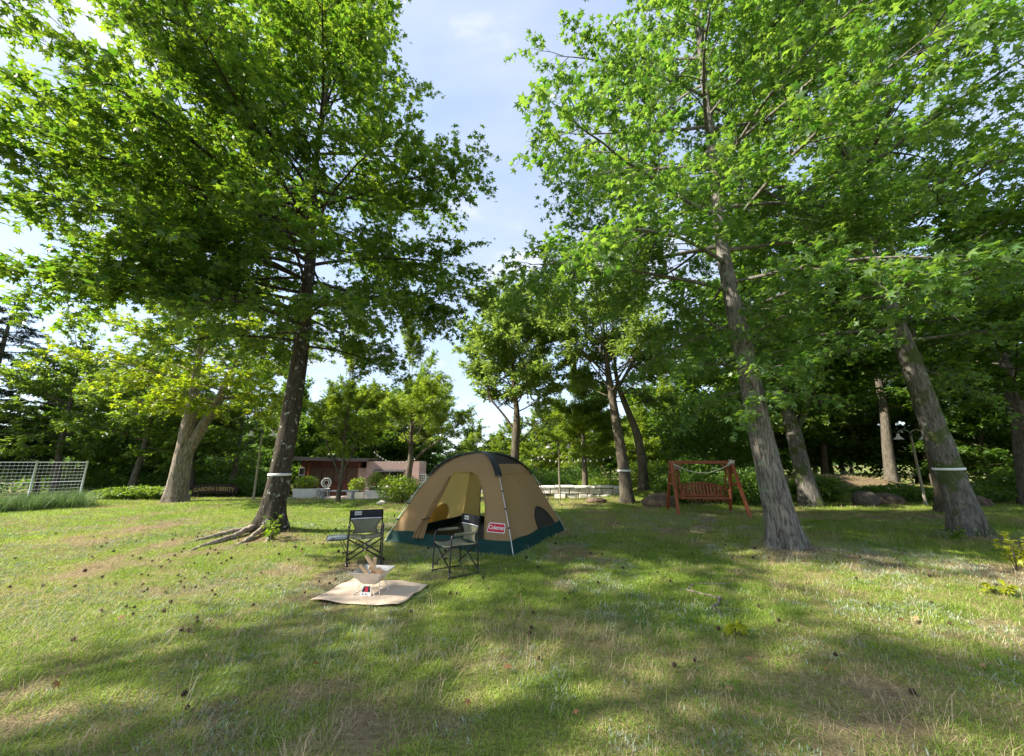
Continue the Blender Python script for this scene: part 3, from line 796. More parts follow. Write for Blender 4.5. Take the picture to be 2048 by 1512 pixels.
for i, (x, y, rx, rz_, n, lb) in enumerate((
    (6.7, 15.6, 1.2, .55, 4200, 'dark low shrub behind the left legs of the swing'),
    (8.6, 14.8, 1.3, .6, 4600, 'dark low shrub between swing and furrowed sweetgum'),
    (7.6, 16.6, 1.3, .7, 4200, 'dark shrub on the bank right behind the swing bench'),
    (9.9, 16.2, 1.0, .65, 3600, 'dark shrub in the gap between two broad right-hand trunks'),
    (12.4, 16.3, 1.0, .50, 3800, 'rounded bright-topped shrub on the dry bank beside the grey boulder'),
    (15.6, 16.4, 1.5, .30, 3600, 'low dark shrub behind the boulder and lamp post'),
    (18.2, 16.0, 1.5, .30, 3600, 'low dark shrub behind the leaning banded sweetgum'),
    (21.5, 16.4, 1.9, .6, 5200, 'wide dark shrub at the edge of the dark wood'),
    (7.6, 22.5, 1.6, .8, 4800, 'yellow-green shrub in the sunny gap beside the swing'),
    (5.0, 22.3, 1.5, .5, 4000, 'sunlit shrub at the end of the pale stone wall'),
    (1.0, 24.0, 2.2, .9, 6500, 'dark hedge-like shrub behind the left of the stone wall'),
    (4.2, 25.2, 2.2, 1.0, 6500, 'dark hedge-like shrub behind the middle of the stone wall'))):
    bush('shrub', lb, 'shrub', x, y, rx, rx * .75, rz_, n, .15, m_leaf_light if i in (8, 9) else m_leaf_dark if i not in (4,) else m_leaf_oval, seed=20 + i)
bush('creeping_juniper', 'flat creeping juniper spreading beside the forked maple trunk', 'shrub', -16.2, 17.4, 1.9, .9, .26, 5200, .14, m_leaf_oval, 'spray', seed=51)
for i, (x, y, rx, rz_) in enumerate(((-20.6, 23.6, 1.8, .8), (-17.4, 24.4, 1.6, .75), (-14.8, 23.2, 1.5, .7), (-23.8, 23.0, 1.9, .9))):
    bush('shrub', ('dark hedge shrub left of the carved sign', 'dark hedge shrub right behind the carved sign', 'dark hedge shrub beside the double street lamp', 'dark hedge shrub under the grove behind the mesh fence')[i], 'shrub', x, y, rx, rx * .7, rz_, 5200, .16, m_leaf_dark, seed=60 + i)
#PART2
# ------------------------------------------------------------------ tent
m_canvas = MAT('tan_canvas', (.40, .265, .135), (.36, .235, .115), rough=.75, scale=1.6, bump=.4, bscale=4.5, transl=.38, tcol=(.62, .44, .17))
m_canvas_in = MAT('ochre_canvas_glow', (.44, .31, .11), (.40, .28, .10), rough=.8, scale=1.6, bump=.3, bscale=5, transl=.5, tcol=(.72, .52, .18))  # lighter ochre copy of the canvas, the glow inside put into its colour
m_green = MAT('dark_green_nylon', (.007, .044, .038), (.005, .033, .028), rough=.7, scale=3, bump=.4, bscale=5, spec=.18)
m_black = MAT('black_webbing', (.010, .013, .014), (.014, .018, .018), rough=.5, scale=6)
m_meshv = MAT('dark_mesh', (.055, .048, .036), (.035, .030, .024), rough=.9, scale=260, detail=1, transl=.2, tcol=(.1, .09, .06))
m_pole = MAT('silver_pole', (.62, .62, .60), (.5, .5, .49), rough=.3, metal=.7, scale=8)
m_floor = MAT('tent_groundsheet', (.020, .026, .022), (.03, .035, .028), rough=.7, scale=3, bump=.3, bscale=6)
m_red = MAT('red_print', (.55, .012, .03), (.5, .012, .03), rough=.5)
m_white = MAT('white_print', (.80, .76, .72), (.74, .70, .66), rough=.5)
m_rope = MAT('pale_green_rope', (.50, .56, .40), (.40, .47, .32), rough=.8, scale=60)
TX, TY, TRZ = -.65, 8.865, R(-25.3)
S0, HT = 1.39, 1.76
prof = [(0, 1.0), (.1, .955), (.2, .905), (.3, .85), (.4, .79), (.5, .735), (.6, .675), (.7, .61), (.78, .55), (.85, .475), (.91, .385), (.955, .285), (.985, .17), (1.0, .0)]
pz = [p[0] for p in prof]; pr = [p[1] for p in prof]
def side(z):      # half side of the square section at height z
    return S0 * float(np.interp(z / HT, pz, pr))
def face_pt(k, u, z, off=0.0):
    s = side(z)
    x = s * u
    edge = 1 - u * u
    y = -s - off + .07 * edge * math.sin(min(1, z / HT) * 3.1) + (.012 * math.sin(u * 9 + z * 4 + k) + .009 * math.sin((u + .9) * (8 + 9 * z) + 2 * k) * math.exp(-z * 1.1) + .006 * math.sin(u * 26 + z * 9 + k) * math.exp(-((z - 1.15) / .22) ** 2)) * edge
    c, sn = math.cos(k * math.pi / 2), math.sin(k * math.pi / 2)
    return (x * c - y * sn, x * sn + y * c, z)
tent = empty('dome_tent', gp(TX, TY), TRZ, 'tan dome tent with dark green skirt and open door, pitched on the lawn', 'tent')
ZS = .20
zrow = [ZS + (HT - ZS) * (1 - (1 - t) ** 1.6) for t in np.linspace(0, 1, 30)]
uall = list(np.linspace(-1, 1, 21))
def door_face(k, uL, uR, zt, zb=ZS, mirror=False):
    """panel with an arched doorway between uL(z) and uR(z)"""
    mb = MB()
    zr = list(np.linspace(zb, zt * .72, 9)) + list(zt * (.72 + .28 * np.sin(np.linspace(0, math.pi / 2, 12)[1:])))
    fr = list(np.linspace(0, 1, 9))
    V = []
    for side_ in (0, 1):
        def fn(a, z, s_=side_):
            l, r = uL(z), uR(z)
            u = (-1 + a * (l + 1)) if s_ == 0 else (r + a * (1 - r))
            return face_pt(k, u, z)
        mb.grid(fn, fr, zr)
    top = [zt + (HT - zt) * (1 - (1 - t) ** 1.6) for t in np.linspace(0, 1, 14)]
    uu = list(np.linspace(-1, uL(zt), 9)) + list(np.linspace(uL(zt), uR(zt), 6))[1:-1] + list(np.linspace(uR(zt), 1, 9))
    mb.grid(lambda u, z: face_pt(k, u, z), uu, top)
    return mb
def arch(u0, u1, z0, zt, p=2.4):
    def f(z):
        t = min(1, max(0, (z - z0) / (zt - z0)))
        return u0 + (u1 - u0) * (1 - (1 - t ** p) ** (1 / p))
    return f
ZD = 1.36
fL = lambda z: -.44 + .06 * (z - .23)
fR = arch(.60, .10, .66, ZD, 2.2)
front = door_face(0, fL, fR, ZD).build('front_panel', m_canvas, tent, True)
front['label'] = 'tan front panel with arched doorway'
bL, bR = arch(-.14, .0, .75, 1.2), arch(.60, .34, .7, 1.2)
door_face(2, bL, bR, 1.2).build('back_panel', m_canvas_in, tent, True)
for k, nm in ((1, 'side_panel'), (3, 'side_panel')):
    zs2 = [z for z in zrow if z <= HT * .86] + [HT * .86]
    MB().grid(lambda u, z, k=k: face_pt(k, u, z), uall, zs2).build(nm, m_canvas if k == 1 else m_canvas_in, tent, True)
    MB().grid(lambda u, z, k=k: face_pt(k, u, z), uall, [HT * (.86 + .14 * (1 - (1 - t) ** 1.6)) for t in np.linspace(0, 1, 9)]).build('roof_mesh', m_meshv, tent, True)
    MB().tube([face_pt(k, u, HT * .74, .004) for u in np.linspace(-.98, .98, 25)], .004, 4).build('seam', m_canvas_in, tent, True)
    # half-round vent just above the skirt
    v = MB(); V = []
    n = 18
    def vent(a, q, k=k):
        ang = math.pi * a
        return face_pt(k, (.40 if k == 1 else -.05) + .36 * q * math.cos(ang), ZS + .01 + .40 * q * math.sin(ang), .012)
    v.grid(vent, list(np.linspace(0, 1, n)), list(np.linspace(0.02, 1, 6)))
    v.build('vent', m_meshv if k == 1 else m_canvas_in, tent, True)
    t_ = MB().tube([face_pt(k, (.40 if k == 1 else -.05) + .36 * math.cos(math.pi * a), ZS + .01 + .40 * math.sin(math.pi * a), .016) for a in np.linspace(0, 1, 20)], .008, 5)
    t_.build('vent_trim', m_black if k == 1 else m_canvas, tent, True)
for k in range(4):
    sk = MB()
    def skirt(u, t, k=k):
        z = t * (ZS + .01)
        x, y, zz = face_pt(k, u, z, .018)
        wv = .018 * math.sin(u * 11 + t * 3 + k * 2) * t * (1 - t) * 4
        return (x, y, zz + .004 + .012 * math.sin(u * 7 + k))
    sk.grid(skirt, list(np.linspace(-1.01, 1.01, 30)), list(np.linspace(0, 1, 6)))
    sk.build('skirt', m_green, tent, True)
fl = MB(); n = 10
fl.grid(lambda u, v: (u * (S0 - .03), v * (S0 - .03), .022 + .012 * math.sin(u * 5) * math.cos(v * 4)), list(np.linspace(-1, 1, 12)), list(np.linspace(-1, 1, 12)))
fl.build('groundsheet', m_floor, tent, True)
# door trim
MB().tube([face_pt(0, fR(z), z, .012) for z in np.linspace(ZS, ZD * .998, 26)], .007, 5).build('zip', m_canvas_in, tent, True)
MB().tube([face_pt(2, bR(z), z, -.01) for z in np.linspace(ZS, 1.199, 22)] , .012, 5).build('zip', m_black, tent, True)
# poles and sleeves over the four hips
for k in range(4):
    hip = lambda z, off, k=k: Vector(face_pt(k, 1, z)) + (Vector(face_pt(k, 1, max(.0, min(z, HT * .99))))).to_2d().normalized().to_3d() * off
    zz = [0.0] + list(np.linspace(.06, HT * .80, 16))
    MB().tube([hip(z, .035 if z > .03 else .05) for z in zz], .0085, 8).build('pole', m_pole, tent, True)
    zz = [HT * (.72 + .28 * (1 - (1 - t) ** 1.7)) for t in np.linspace(0, 1, 14)]
    sl = MB()
    P = [Vector(face_pt(k, 1, z)) for z in zz]
    V = []
    d2 = Vector((math.cos(k * math.pi / 2 - math.pi / 4), math.sin(k * math.pi / 2 - math.pi / 4), 0)); px_ = Vector((-d2.y, d2.x, 0))
    def sleeve(a, i):
        p = P[int(i)]; w_ = .072
        up = Vector((0, 0, 1))
        return p + px_ * (a * w_) + d2 * .022 * (1 - a * a) + up * (.030 * (1 - a * a) + .006)
    sl.grid(sleeve, [-1, -.6, -.2, .2, .6, 1], list(range(len(P))))
    sl.build('pole_sleeve', m_black, tent, True)
    for z in (.42, .72, 1.02, 1.28):
        p0 = Vector(face_pt(k, 1, z)); p1 = hip(z, .040)
        MB().tube([p0, p1], .009, 6).box(tuple(p1), (.03, .03, .022)).build('pole_clip', m_black, tent)
# tied-back door flap: a pleated, twisted cloth bundle left of the doorway
fm = MB()
def flap(a, t):
    z = 1.26 - t * 1.13
    zc = max(z, ZS)
    u0 = fL(zc) - .005
    wd = .04 + .22 * max(0, (t - .05)) ** .9 * (1 - .62 * math.exp(-((t - .66) / .12) ** 2))
    x, y, zz = face_pt(0, u0, zc, .03)
    s_ = side(zc)
    pl = math.sin(a * 3.14 * 6 + t * 5) * (.018 + .018 * t)
    out = .02 + .07 * math.sin(min(1, t) * 2.6) * (1 - .3 * math.cos(a * 6.28))
    return (x + (a - .62) * wd * 1.05 + .02 * math.sin(t * 6), y - out * .55 - pl - (.03 if z < ZS else 0), z)
fm.grid(flap, list(np.linspace(0, 1, 34)), list(np.linspace(0, 1, 30)))
fo = fm.build('door_flap', m_canvas, tent, True); fo['label'] = 'tied-back pleated door flap'
xx, yy, zz = face_pt(0, fL(.47), .47, .10)
MB().tube([(xx + .10 * math.cos(a) - .02, yy + .05 * math.sin(a), .47 + .02 * math.cos(a)) for a in np.linspace(0, 6.28, 16)], .009, 5).build('flap_tie', m_black, tent, True)
# brand badge, printed on a skewed red plate
def text_mesh(body, size, mat, extrude=.0006, shear=0.0, bold=0.0):
    cu = bpy.data.curves.new('lettering', 'FONT'); cu.body = body; cu.size = size; cu.extrude = extrude; cu.align_x = 'CENTER'; cu.align_y = 'CENTER'; cu.shear = shear; cu.offset = bold
    tmp = bpy.data.objects.new('lettering_tmp', cu); col.objects.link(tmp)
    dg = bpy.context.evaluated_depsgraph_get()
    me = bpy.data.meshes.new_from_object(tmp.evaluated_get(dg))
    bpy.data.objects.remove(tmp); bpy.data.curves.remove(cu)
    me.materials.clear(); me.materials.append(mat)
    return me
def plate_pts(wd, ht, sk, r, n=5):
    P = []
    for cx, cy, a0 in ((1, 1, 0), (-1, 1, 90), (-1, -1, 180), (1, -1, 270)):
        for i in range(n + 1):
            a = R(a0 + 90 * i / n)
            y = cy * (ht / 2 - r) + r * math.sin(a); x = cx * (wd / 2 - r) + r * math.cos(a)
            P.append((x + sk * y, y))
    return P
def map_front(me, uc, zc, off):
    for v in me.vertices:
        s_ = side(zc)
        p = face_pt(0, uc + v.co.x / s_, zc + v.co.y, off + v.co.z)
        v.co = p
    return me
for wd, ht, off, m_, nm in ((.36, .155, .006, m_white, 'badge_border'), (.335, .13, .009, m_red, 'badge_plate')):
    P = plate_pts(wd, ht, .35, .025)
    mb = MB(); mb.add([(0, 0, 0)] + [(x, y, 0) for x, y in P], [(0, i + 1, (i + 1) % len(P) + 1) for i in range(len(P))])
    me = mb.mesh(nm, m_)
    link(nm, map_front(me, .80, .40, off), tent)
me = text_mesh('Coleman', .092, m_white, .0008, .25, .0012)
link('badge_lettering', map_front(me, .80, .402, .012), tent)

# guy lines with pegs
tm_inv = Matrix.Translation(Vector(gp(TX, TY))) @ Matrix.Rotation(TRZ, 4, 'Z')
def guy(k, z, ground, lbl):
    a = tm_inv @ Vector(face_pt(k, 1, z)); b_ = Vector(gp(*ground))
    root = empty('guy_line', tuple(b_), 0, lbl, 'guy line', 'guy lines of the tent')
    a = a - b_
    MB().tube([a, a * .5 + Vector((0, 0, -.01)), Vector((0, 0, .03))], .0045, 5).build('rope', m_rope, root)
    MB().tube([(0, 0, .06), (.01, 0, -.12)], .006, 6).tube([(0, 0, .06), (.02, 0, .07), (.035, 0, .05)], .005, 5).build('peg', m_pole, root)
    p = a * .38
    MB().box(tuple(p), (.02, .012, .05)).build('slider', m_black, root)
guy(3, 1.36, (-2.72, 7.75), 'pale guy line from tent roof down beside the chair with side table')
guy(3, .55, (-2.95, 8.35), 'short pale guy line low on the hidden left tent corner')
guy(1, 1.36, (1.75, 10.4), 'pale guy line stretched behind the far right tent corner')

# ------------------------------------------------------------------ folding chairs
m_olive = MAT('olive_canvas', (.185, .180, .115), (.15, .145, .092), rough=.85, scale=5, bump=.15, bscale=14)
m_blk = MAT('black_tube', (.012, .012, .013), (.018, .018, .018), rough=.35, scale=10, spec=.5)
m_blkfab = MAT('black_fabric', (.014, .013, .018), (.02, .02, .024), rough=.8, scale=12)
m_stripe = MAT('white_piping', (.72, .72, .76), (.62, .62, .66), rough=.6)
m_grey = MAT('grey_table_top', (.30, .33, .34), (.26, .29, .30), rough=.5, scale=4)
m_tagw = MAT('woven_tag', (.50, .52, .48), (.42, .44, .40), rough=.7, scale=90)
m_silver = MAT('rivet_metal', (.7, .7, .7), (.6, .6, .6), rough=.25, metal=.9)
m_dark = MAT('dark_slot', (.015, .015, .015), (.02, .02, .02), rough=.8)
def make_chair(loc, rz, label):
    c = empty('folding_chair', loc, rz, label, 'chair', 'folding camp chairs')
    hw = .255
    for s in (-1, 1):
        x = s * hw
        MB().tube([(x, -.235, .015), (x, -.23, .10), (x, -.215, .50), (x, -.205, .535), (x, -.18, .555), (x, .10, .555), (x, .215, .545)], .0115, 8).build('front_leg', m_blk, c, True)
        MB().tube([(x, .235, .015), (x, .225, .12), (x, .215, .5), (x, .245, .76)], .0115, 8).build('back_post', m_blk, c, True)
        MB().tube([(x, -.235, .02), (x, -.20, .014), (x, .20, .014), (x, .235, .02)], .011, 6).build('foot_rail', m_blk, c, True)
        MB().tube([(x, -.16, .557), (x, .17, .552)], .021, 8).build('armrest', m_olive, c, True)
        MB().tube([(x, -.23, .405), (x, .215, .395)], .010, 6).build('seat_rail', m_blk, c, True)
        MB().tube([(x, -.235, -.004), (x, -.235, .02)], .017, 8).build('foot_cap', m_dark, c)
        MB().tube([(x, .235, -.004), (x, .235, .02)], .017, 8).build('foot_cap', m_dark, c)
    for y in (-.215, .205):
        for s in (-1, 1):
            MB().bar((s * hw, y + s * .012, .075), (-s * (hw - .01), y + s * .012, .385), .022, .010, (0, 1, 0)).build('cross_brace', m_blk, c)
        MB().tube([(0, y - .028, .23), (0, y + .028, .23)], .011, 8).build('rivet', m_silver, c)
    MB().grid(lambda u, v: (u * .24, v * .225 - .005, .405 - .028 * (1 - u * u) - .01 * (1 - v * v) + .004 * math.sin(u * 7 + v * 4)), list(np.linspace(-1, 1, 11)), list(np.linspace(-1, 1, 9))).build('seat', m_olive, c, True, solid=.006)
    def hwz(z):
        t = (z - .405) / (.615 - .405)
        return .165 + .085 * (abs(t - .28) / .72) ** 1.7 if t > .28 else .165 + .03 * ((.28 - t) / .28)
    bp_ = lambda a, z: (a * hwz(z), .222 + (z - .4) * .075 + .035 * (1 - a * a) + .004 * math.sin(a * 9 + z * 30), z)
    MB().grid(bp_, list(np.linspace(-1, 1, 13)), list(np.linspace(.395, .625, 10))).build('backrest', m_olive, c, True, solid=.005)
    for s in (-1, 1):
        MB().tube([Vector(bp_(s, z)) + Vector((0, -.003, 0)) for z in np.linspace(.41, .612, 14)], .006, 5).build('edge_binding', m_blkfab, c, True)
    tb = lambda a, z, o=0: (a * .262, .222 + (z - .4) * .075 + .028 * (1 - a * a) - o, z)
    MB().grid(lambda a, z: tb(a, z, .004), list(np.linspace(-1, 1, 13)), [.638, .67, .70, .735, .765]).build('top_band', m_blkfab, c, True, solid=.014)
    MB().grid(lambda a, z: tb(a, z, .005), list(np.linspace(-1, 1, 13)), [.622, .63, .638]).build('piping', m_stripe, c, True, solid=.010)
    MB().grid(lambda a, z: tb(a, z, .015), list(np.linspace(-.72, -.30, 5)), [.685, .705, .725, .745]).build('tag', m_tagw, c, True)
    me = text_mesh('Coleman', .028, m_dark, .0002, .2, .0003)
    for v in me.vertices: v.co = tb(-.51 + v.co.x / .262, .714 + v.co.y, .0165 + v.co.z)
    link('tag_lettering', me, c)
    # side table on the chair's own right
    tx0 = -hw - .165
    mb = MB(); P = plate_pts(.29, .44, 0, .05)
    mb.add([(x + tx0, y - .01, .385) for x, y in P] + [(x + tx0, y - .01, .398) for x, y in P], [tuple(range(len(P) - 1, -1, -1)), tuple(range(len(P), 2 * len(P)))])
    mb.build('side_table', m_grey, c)
    rim = MB().tube([(x + tx0, y - .01, .391) for x, y in P], .010, 6, closed=True); rim.build('side_table_rim', m_blk, c, True)
    MB().lathe([(.040, 0), (.040, .002)], 16, (tx0 - .06, -.14, .3985)).build('cup_hole', m_dark, c)
    for y_ in (-.18, .17): MB().tube([(tx0 + .05, y_ * .9, .38), (-hw, y_ * 1.1, .16)], .006, 6).build('table_brace', m_blk, c)
    return c
ch1 = make_chair(gp(-2.36, 6.62), math.atan2(.36, .93), 'olive folding chair turned to the camera, grey side table folded out')
ch2 = copy_tree(ch1); ch2.location = gp(-.82, 6.03); ch2.rotation_euler = (0, 0, math.atan2(-.80, .60))
for c_ in list(ch2.children):
    if c_.name.split('.')[0] in ('side_table', 'side_table_rim', 'cup_hole', 'table_brace'): bpy.data.objects.remove(c_)
ch2['label'] = 'olive folding chair in front of the tent doorway, turned sideways'

# ------------------------------------------------------------------ fire mat, fire pit, firewood
m_mat = MAT('beige_fire_blanket', (.60, .47, .35), (.53, .41, .30), rough=.85, scale=3, bump=.2, bscale=10)
m_steel = MAT('stainless_steel', (.74, .71, .66), (.64, .61, .56), rough=.38, metal=.45, scale=7)
m_wood = MAT('firewood', (.52, .32, .16), (.72, .50, .30), rough=.85, scale=9, stretch=(1, 1, .12), bump=.5, bscale=30)
m_woodend = MAT('firewood_end', (.66, .46, .30), (.58, .38, .22), rough=.9, scale=30)
c00, c10, c11, c01 = (-2.29, 4.82), (-1.24, 4.66), (-1.07, 5.40), (-2.13, 5.66)
def matpt(u, v):
    x = (c00[0] * (1 - u) + c10[0] * u) * (1 - v) + (c01[0] * (1 - u) + c11[0] * u) * v
    y = (c00[1] * (1 - u) + c10[1] * u) * (1 - v) + (c01[1] * (1 - u) + c11[1] * u) * v
    y -= .05 * math.sin(u * 3.14) ** 2 * (1 - v) * (1 + .5 * math.sin(u * 9))
    z = .016 + .014 * max(0, math.sin(u * 8 + v * 3)) * (abs(v - .5) * 2) ** 1.5 + .009 * max(0, math.sin(u * 5 - v * 9 + 1)) + .010 * math.sin(v * 13 + u * 2) * abs(u - .5)
    return (x, y, float(gz(x, y)) + max(.012, z))
mb = MB().grid(matpt, list(np.linspace(0, 1, 34)), list(np.linspace(0, 1, 28)))
o = mb.build('fire_blanket', m_mat, None, True, solid=.005)
tag(o, 'wrinkled beige fire blanket spread on the grass under the fire pit', 'mat')
pit = empty('fire_pit', gp(-1.69, 5.09, .02), R(-9), 'folding stainless steel fire pit standing on the beige blanket', 'fire pit')
tp, bt, zt_, zb_ = .195, .085, .255, .115
def pitc(k, r, z):
    a = R(45 + 90 * k); return Vector((math.cos(a) * r * 1.414, math.sin(a) * r * 1.414, z))
for k in range(4):
    a0, a1, b0, b1 = pitc(k, bt, zb_), pitc(k + 1, bt, zb_), pitc(k, tp, zt_), pitc(k + 1, tp, zt_)
    MB().grid(lambda u, v: (a0.lerp(a1, u)).lerp(b0.lerp(b1, u), v), [0, .5, 1], [0, .5, 1]).build('bowl_panel', m_steel, pit, False, solid=.0025)
MB().box((0, 0, zb_ - .002), (.165, .165, .003)).build('bowl_floor', m_steel, pit)
for k in range(4):
    c0 = pitc(k, .075, zb_); f0 = pitc(k, .165, 0); f1 = pitc(k + 1, .165, 0); c1 = pitc(k + 1, .075, zb_)
    m0 = c0.lerp(c1, .25).lerp(pitc(k, tp, zt_).lerp(pitc(k + 1, tp, zt_), .25), .4)
    m1 = c0.lerp(c1, .75).lerp(pitc(k, tp, zt_).lerp(pitc(k + 1, tp, zt_), .75), .4)
    MB().tube([m0, f0.lerp(f1, .12)], .0035, 6).tube([m1, f0.lerp(f1, .88)], .0035, 6).tube([f0.lerp(f1, .12), f0.lerp(f1, .88)], .003, 6).build('wire_leg', m_steel, pit, True)
# maker's plate between the front legs
pl = MB(); pl.add([(-.075, -.155, .003), (.075, -.155, .003), (.045, -.115, .105), (-.045, -.115, .105)], [(0, 1, 2, 3)])
pl.build('plate', m_white, pit, solid=.002)
q = lambda x, z: (x, -.1575 + z * .395 - .0016, z)
MB().add([q(-.055, .045), q(-.020, .045), q(-.020, .098), q(-.034, .098)], [(0, 1, 2, 3)]).add([q(.020, .045), q(.055, .045), q(.034, .098), q(.020, .098)], [(0, 1, 2, 3)]).build('plate_mark', m_dark, pit)
MB().add([q(-.020, .045), q(.020, .045), q(.020, .098), q(-.020, .098)], [(0, 1, 2, 3)]).build('plate_mark', m_red, pit)
MB().box(q(-.035, .022), (.014, .002, .014)).box(q(0, .022), (.008, .002, .010)).box(q(.018, .022), (.008, .002, .010)).build('plate_mark', m_dark, pit)
def log(a, b_, r0, r1, seed, lbl):
    rg = random.Random(seed); a = Vector(a); b_ = Vector(b_); d = (b_ - a).normalized(); x = d.orthogonal().normalized(); y = d.cross(x)
    L = (b_ - a).length
    o = empty('firewood_log', tuple(a), 0, lbl, 'log', 'split logs in the fire pit')
    o.rotation_euler = d.to_track_quat('Z', 'Y').to_euler()
    n = 7; rad = [rg.uniform(.75, 1.2) for _ in range(n)]
    V = []; Fc = []
    for i in range(5):
        t = i / 4
        for k in range(n):
            an = 2 * math.pi * k / n; r = (r0 + (r1 - r0) * t) * rad[k] * rg.uniform(.95, 1.05)
            V.append((math.cos(an) * r, math.sin(an) * r * .8, t * L))
    for i in range(4):
        for k in range(n): Fc.append((i * n + k, i * n + (k + 1) % n, (i + 1) * n + (k + 1) % n, (i + 1) * n + k))
    MB().add(V, Fc).build('bark_side', m_wood, o)
    MB().add(V[:n], [tuple(reversed(range(n)))]).add(V[-n:], [tuple(range(n))]).build('cut_end', m_woodend, o)
bz = float(gz(-1.69, 5.09)) + .02
pc = Vector((-1.69, 5.09, bz))
for i, (a, b_, r0, r1, lb) in enumerate((
    ((.13, -.03, .155), (-.10, .00, .41), .030, .026, 'longest split log leaning left and standing highest in the fire pit'),
    ((-.03, .05, .15), (.005, .02, .375), .026, .028, 'upright short log leaning against the longest one'),
    ((.02, -.06, .15), (-.17, .02, .30), .026, .021, 'thin log poking out over the left rim of the fire pit'),
    ((.15, .03, .20), (-.04, -.05, .29), .030, .032, 'thick split log lying across the front of the pile'),
    ((-.07, -.09, .145), (.05, .10, .24), .032, .030, 'chunky log at the bottom of the firewood pile'))):
    log(pc + Vector(a), pc + Vector(b_), r0, r1, 90 + i, lb)

# ------------------------------------------------------------------ garden swing
m_red_wood = MAT('red_brown_stained_wood', (.30, .085, .032), (.22, .060, .022), rough=.55, scale=5, stretch=(1, 1, .15), bump=.25, bscale=25)
m_chain = MAT('white_rope', (.70, .66, .56), (.6, .56, .46), rough=.9, scale=60)
sw = empty('garden_swing', gp(5.93, 12.42), R(-10), 'red-brown wooden garden swing frame on the shaded lawn', 'swing frame')
HB = 1.50
def wbar(a, b_, wd, th, nm, par=sw, up=(0, 0, 1)):
    return MB().bar(a, b_, wd, th, up).build(nm, m_red_wood, par, bevel=.006)
MB().box((0, 0, HB), (1.92, .085, .095)).build('beam', m_red_wood, sw, bevel=.008)
for s in (-1, 1):
    for t in (-1, 1):
        wbar((s * .96, t * .78, -.06), (s * .88, t * .055, HB - .02), .075, .085, 'leg', sw, (1, 0, 0))
    wbar((s * .925, -.43, .84), (s * .925, .43, .84), .05, .075, 'leg_rail')
    wbar((s * .915, -.22, 1.18), (s * .915, .22, 1.18), .045, .06, 'leg_rail')
    wbar((s * .86, 0, HB - .30), (s * .58, 0, HB - .05), .05, .06, 'corner_brace', sw, (0, 1, 0))
    MB().tube([(s * .925, -.47, .84), (s * .925, -.50, .84)], .03, 8).build('bolt_cap', m_red_wood, sw)
bench = empty('swing_bench', gp(5.93, 12.42, .42), R(-10), 'slatted red-brown bench hanging inside the swing frame', 'swing seat')
bw = .66
for i in range(6):
    MB().box((0, -.24 + i * .085, .03 - .004 * i), (2 * bw, .065, .02)).build('seat_slat', m_red_wood, bench)
for i in range(13):
    x = -bw + .06 + i * (2 * bw - .12) / 12
    ht = .26 + .14 * math.cos(x / bw * 1.35)
    wbar((x, .235, .03), (x, .235 + ht * .28, .03 + ht), .068, .018, 'back_slat', bench, (0, -1, .3))
MB().tube([(x, .235 + (.27 + .14 * math.cos(x / bw * 1.35)) * .28, .035 + .26 + .14 * math.cos(x / bw * 1.35)) for x in np.linspace(-bw - .02, bw + .02, 17)], .026, 8).build('top_rail', m_red_wood, bench, True)
MB().box((0, .228, .06), (2 * bw, .03, .05)).build('lower_rail', m_red_wood, bench)
MB().box((0, -.275, .02), (2 * bw + .06, .035, .06)).build('front_rail', m_red_wood, bench, bevel=.006)
for s in (-1, 1):
    wbar((s * (bw + .01), -.27, .0), (s * (bw + .01), .25, .0), .05, .06, 'side_rail', bench)
    wbar((s * (bw + .01), -.24, .0), (s * (bw + .01), -.22, .24), .05, .05, 'arm_post', bench, (0, 1, 0))
    wbar((s * (bw + .01), -.30, .25), (s * (bw + .01), .28, .25), .07, .03, 'armrest', bench)
    for y in (-.24, .25):
        wbar((s * (bw + .04), y, .02), (s * (bw + .06), y * .12, HB - .42 - .05), .035, .035, 'hanger', bench, (0, 1, 0))
for i in range(11):
    MB().box((-bw + .12 + i * .108, -.262, -.045), (.03, .02, .05)).build('bead', m_red_wood, bench)
gar = empty('garland', gp(5.93, 12.42, HB), R(-10), 'white rope garland draped under the swing beam, knotted at the right end', 'garland')
MB().tube([(x, -.07, -.02 - .30 * (1 - (x / .86) ** 2)) for x in np.linspace(-.86, .86, 20)], .012, 6).build('rope', m_chain, gar, True)
rg = np.random.default_rng(4)
kn = MB()
for i in range(26):
    d = norm(rg.normal(0, 1, 3)); p = Vector((.86, -.08, .0)); e_ = p + Vector(d) * rg.uniform(.06, .15)
    kn.tube([p, p.lerp(e_, .5) + Vector(rg.normal(0, .015, 3)), e_], [.014, .02, .006], 5)
kn.build('bow', m_chain, gar, True)
MB().tube([(-.86, -.06, -.02), (-.70, -.06, -.16), (-.62, -.06, -.28)], .010, 6).tube([(-.86, -.06, .0), (-.78, -.05, -.18), (-.74, -.05, -.2)], .014, 6).build('loose_end', m_chain, gar, True)

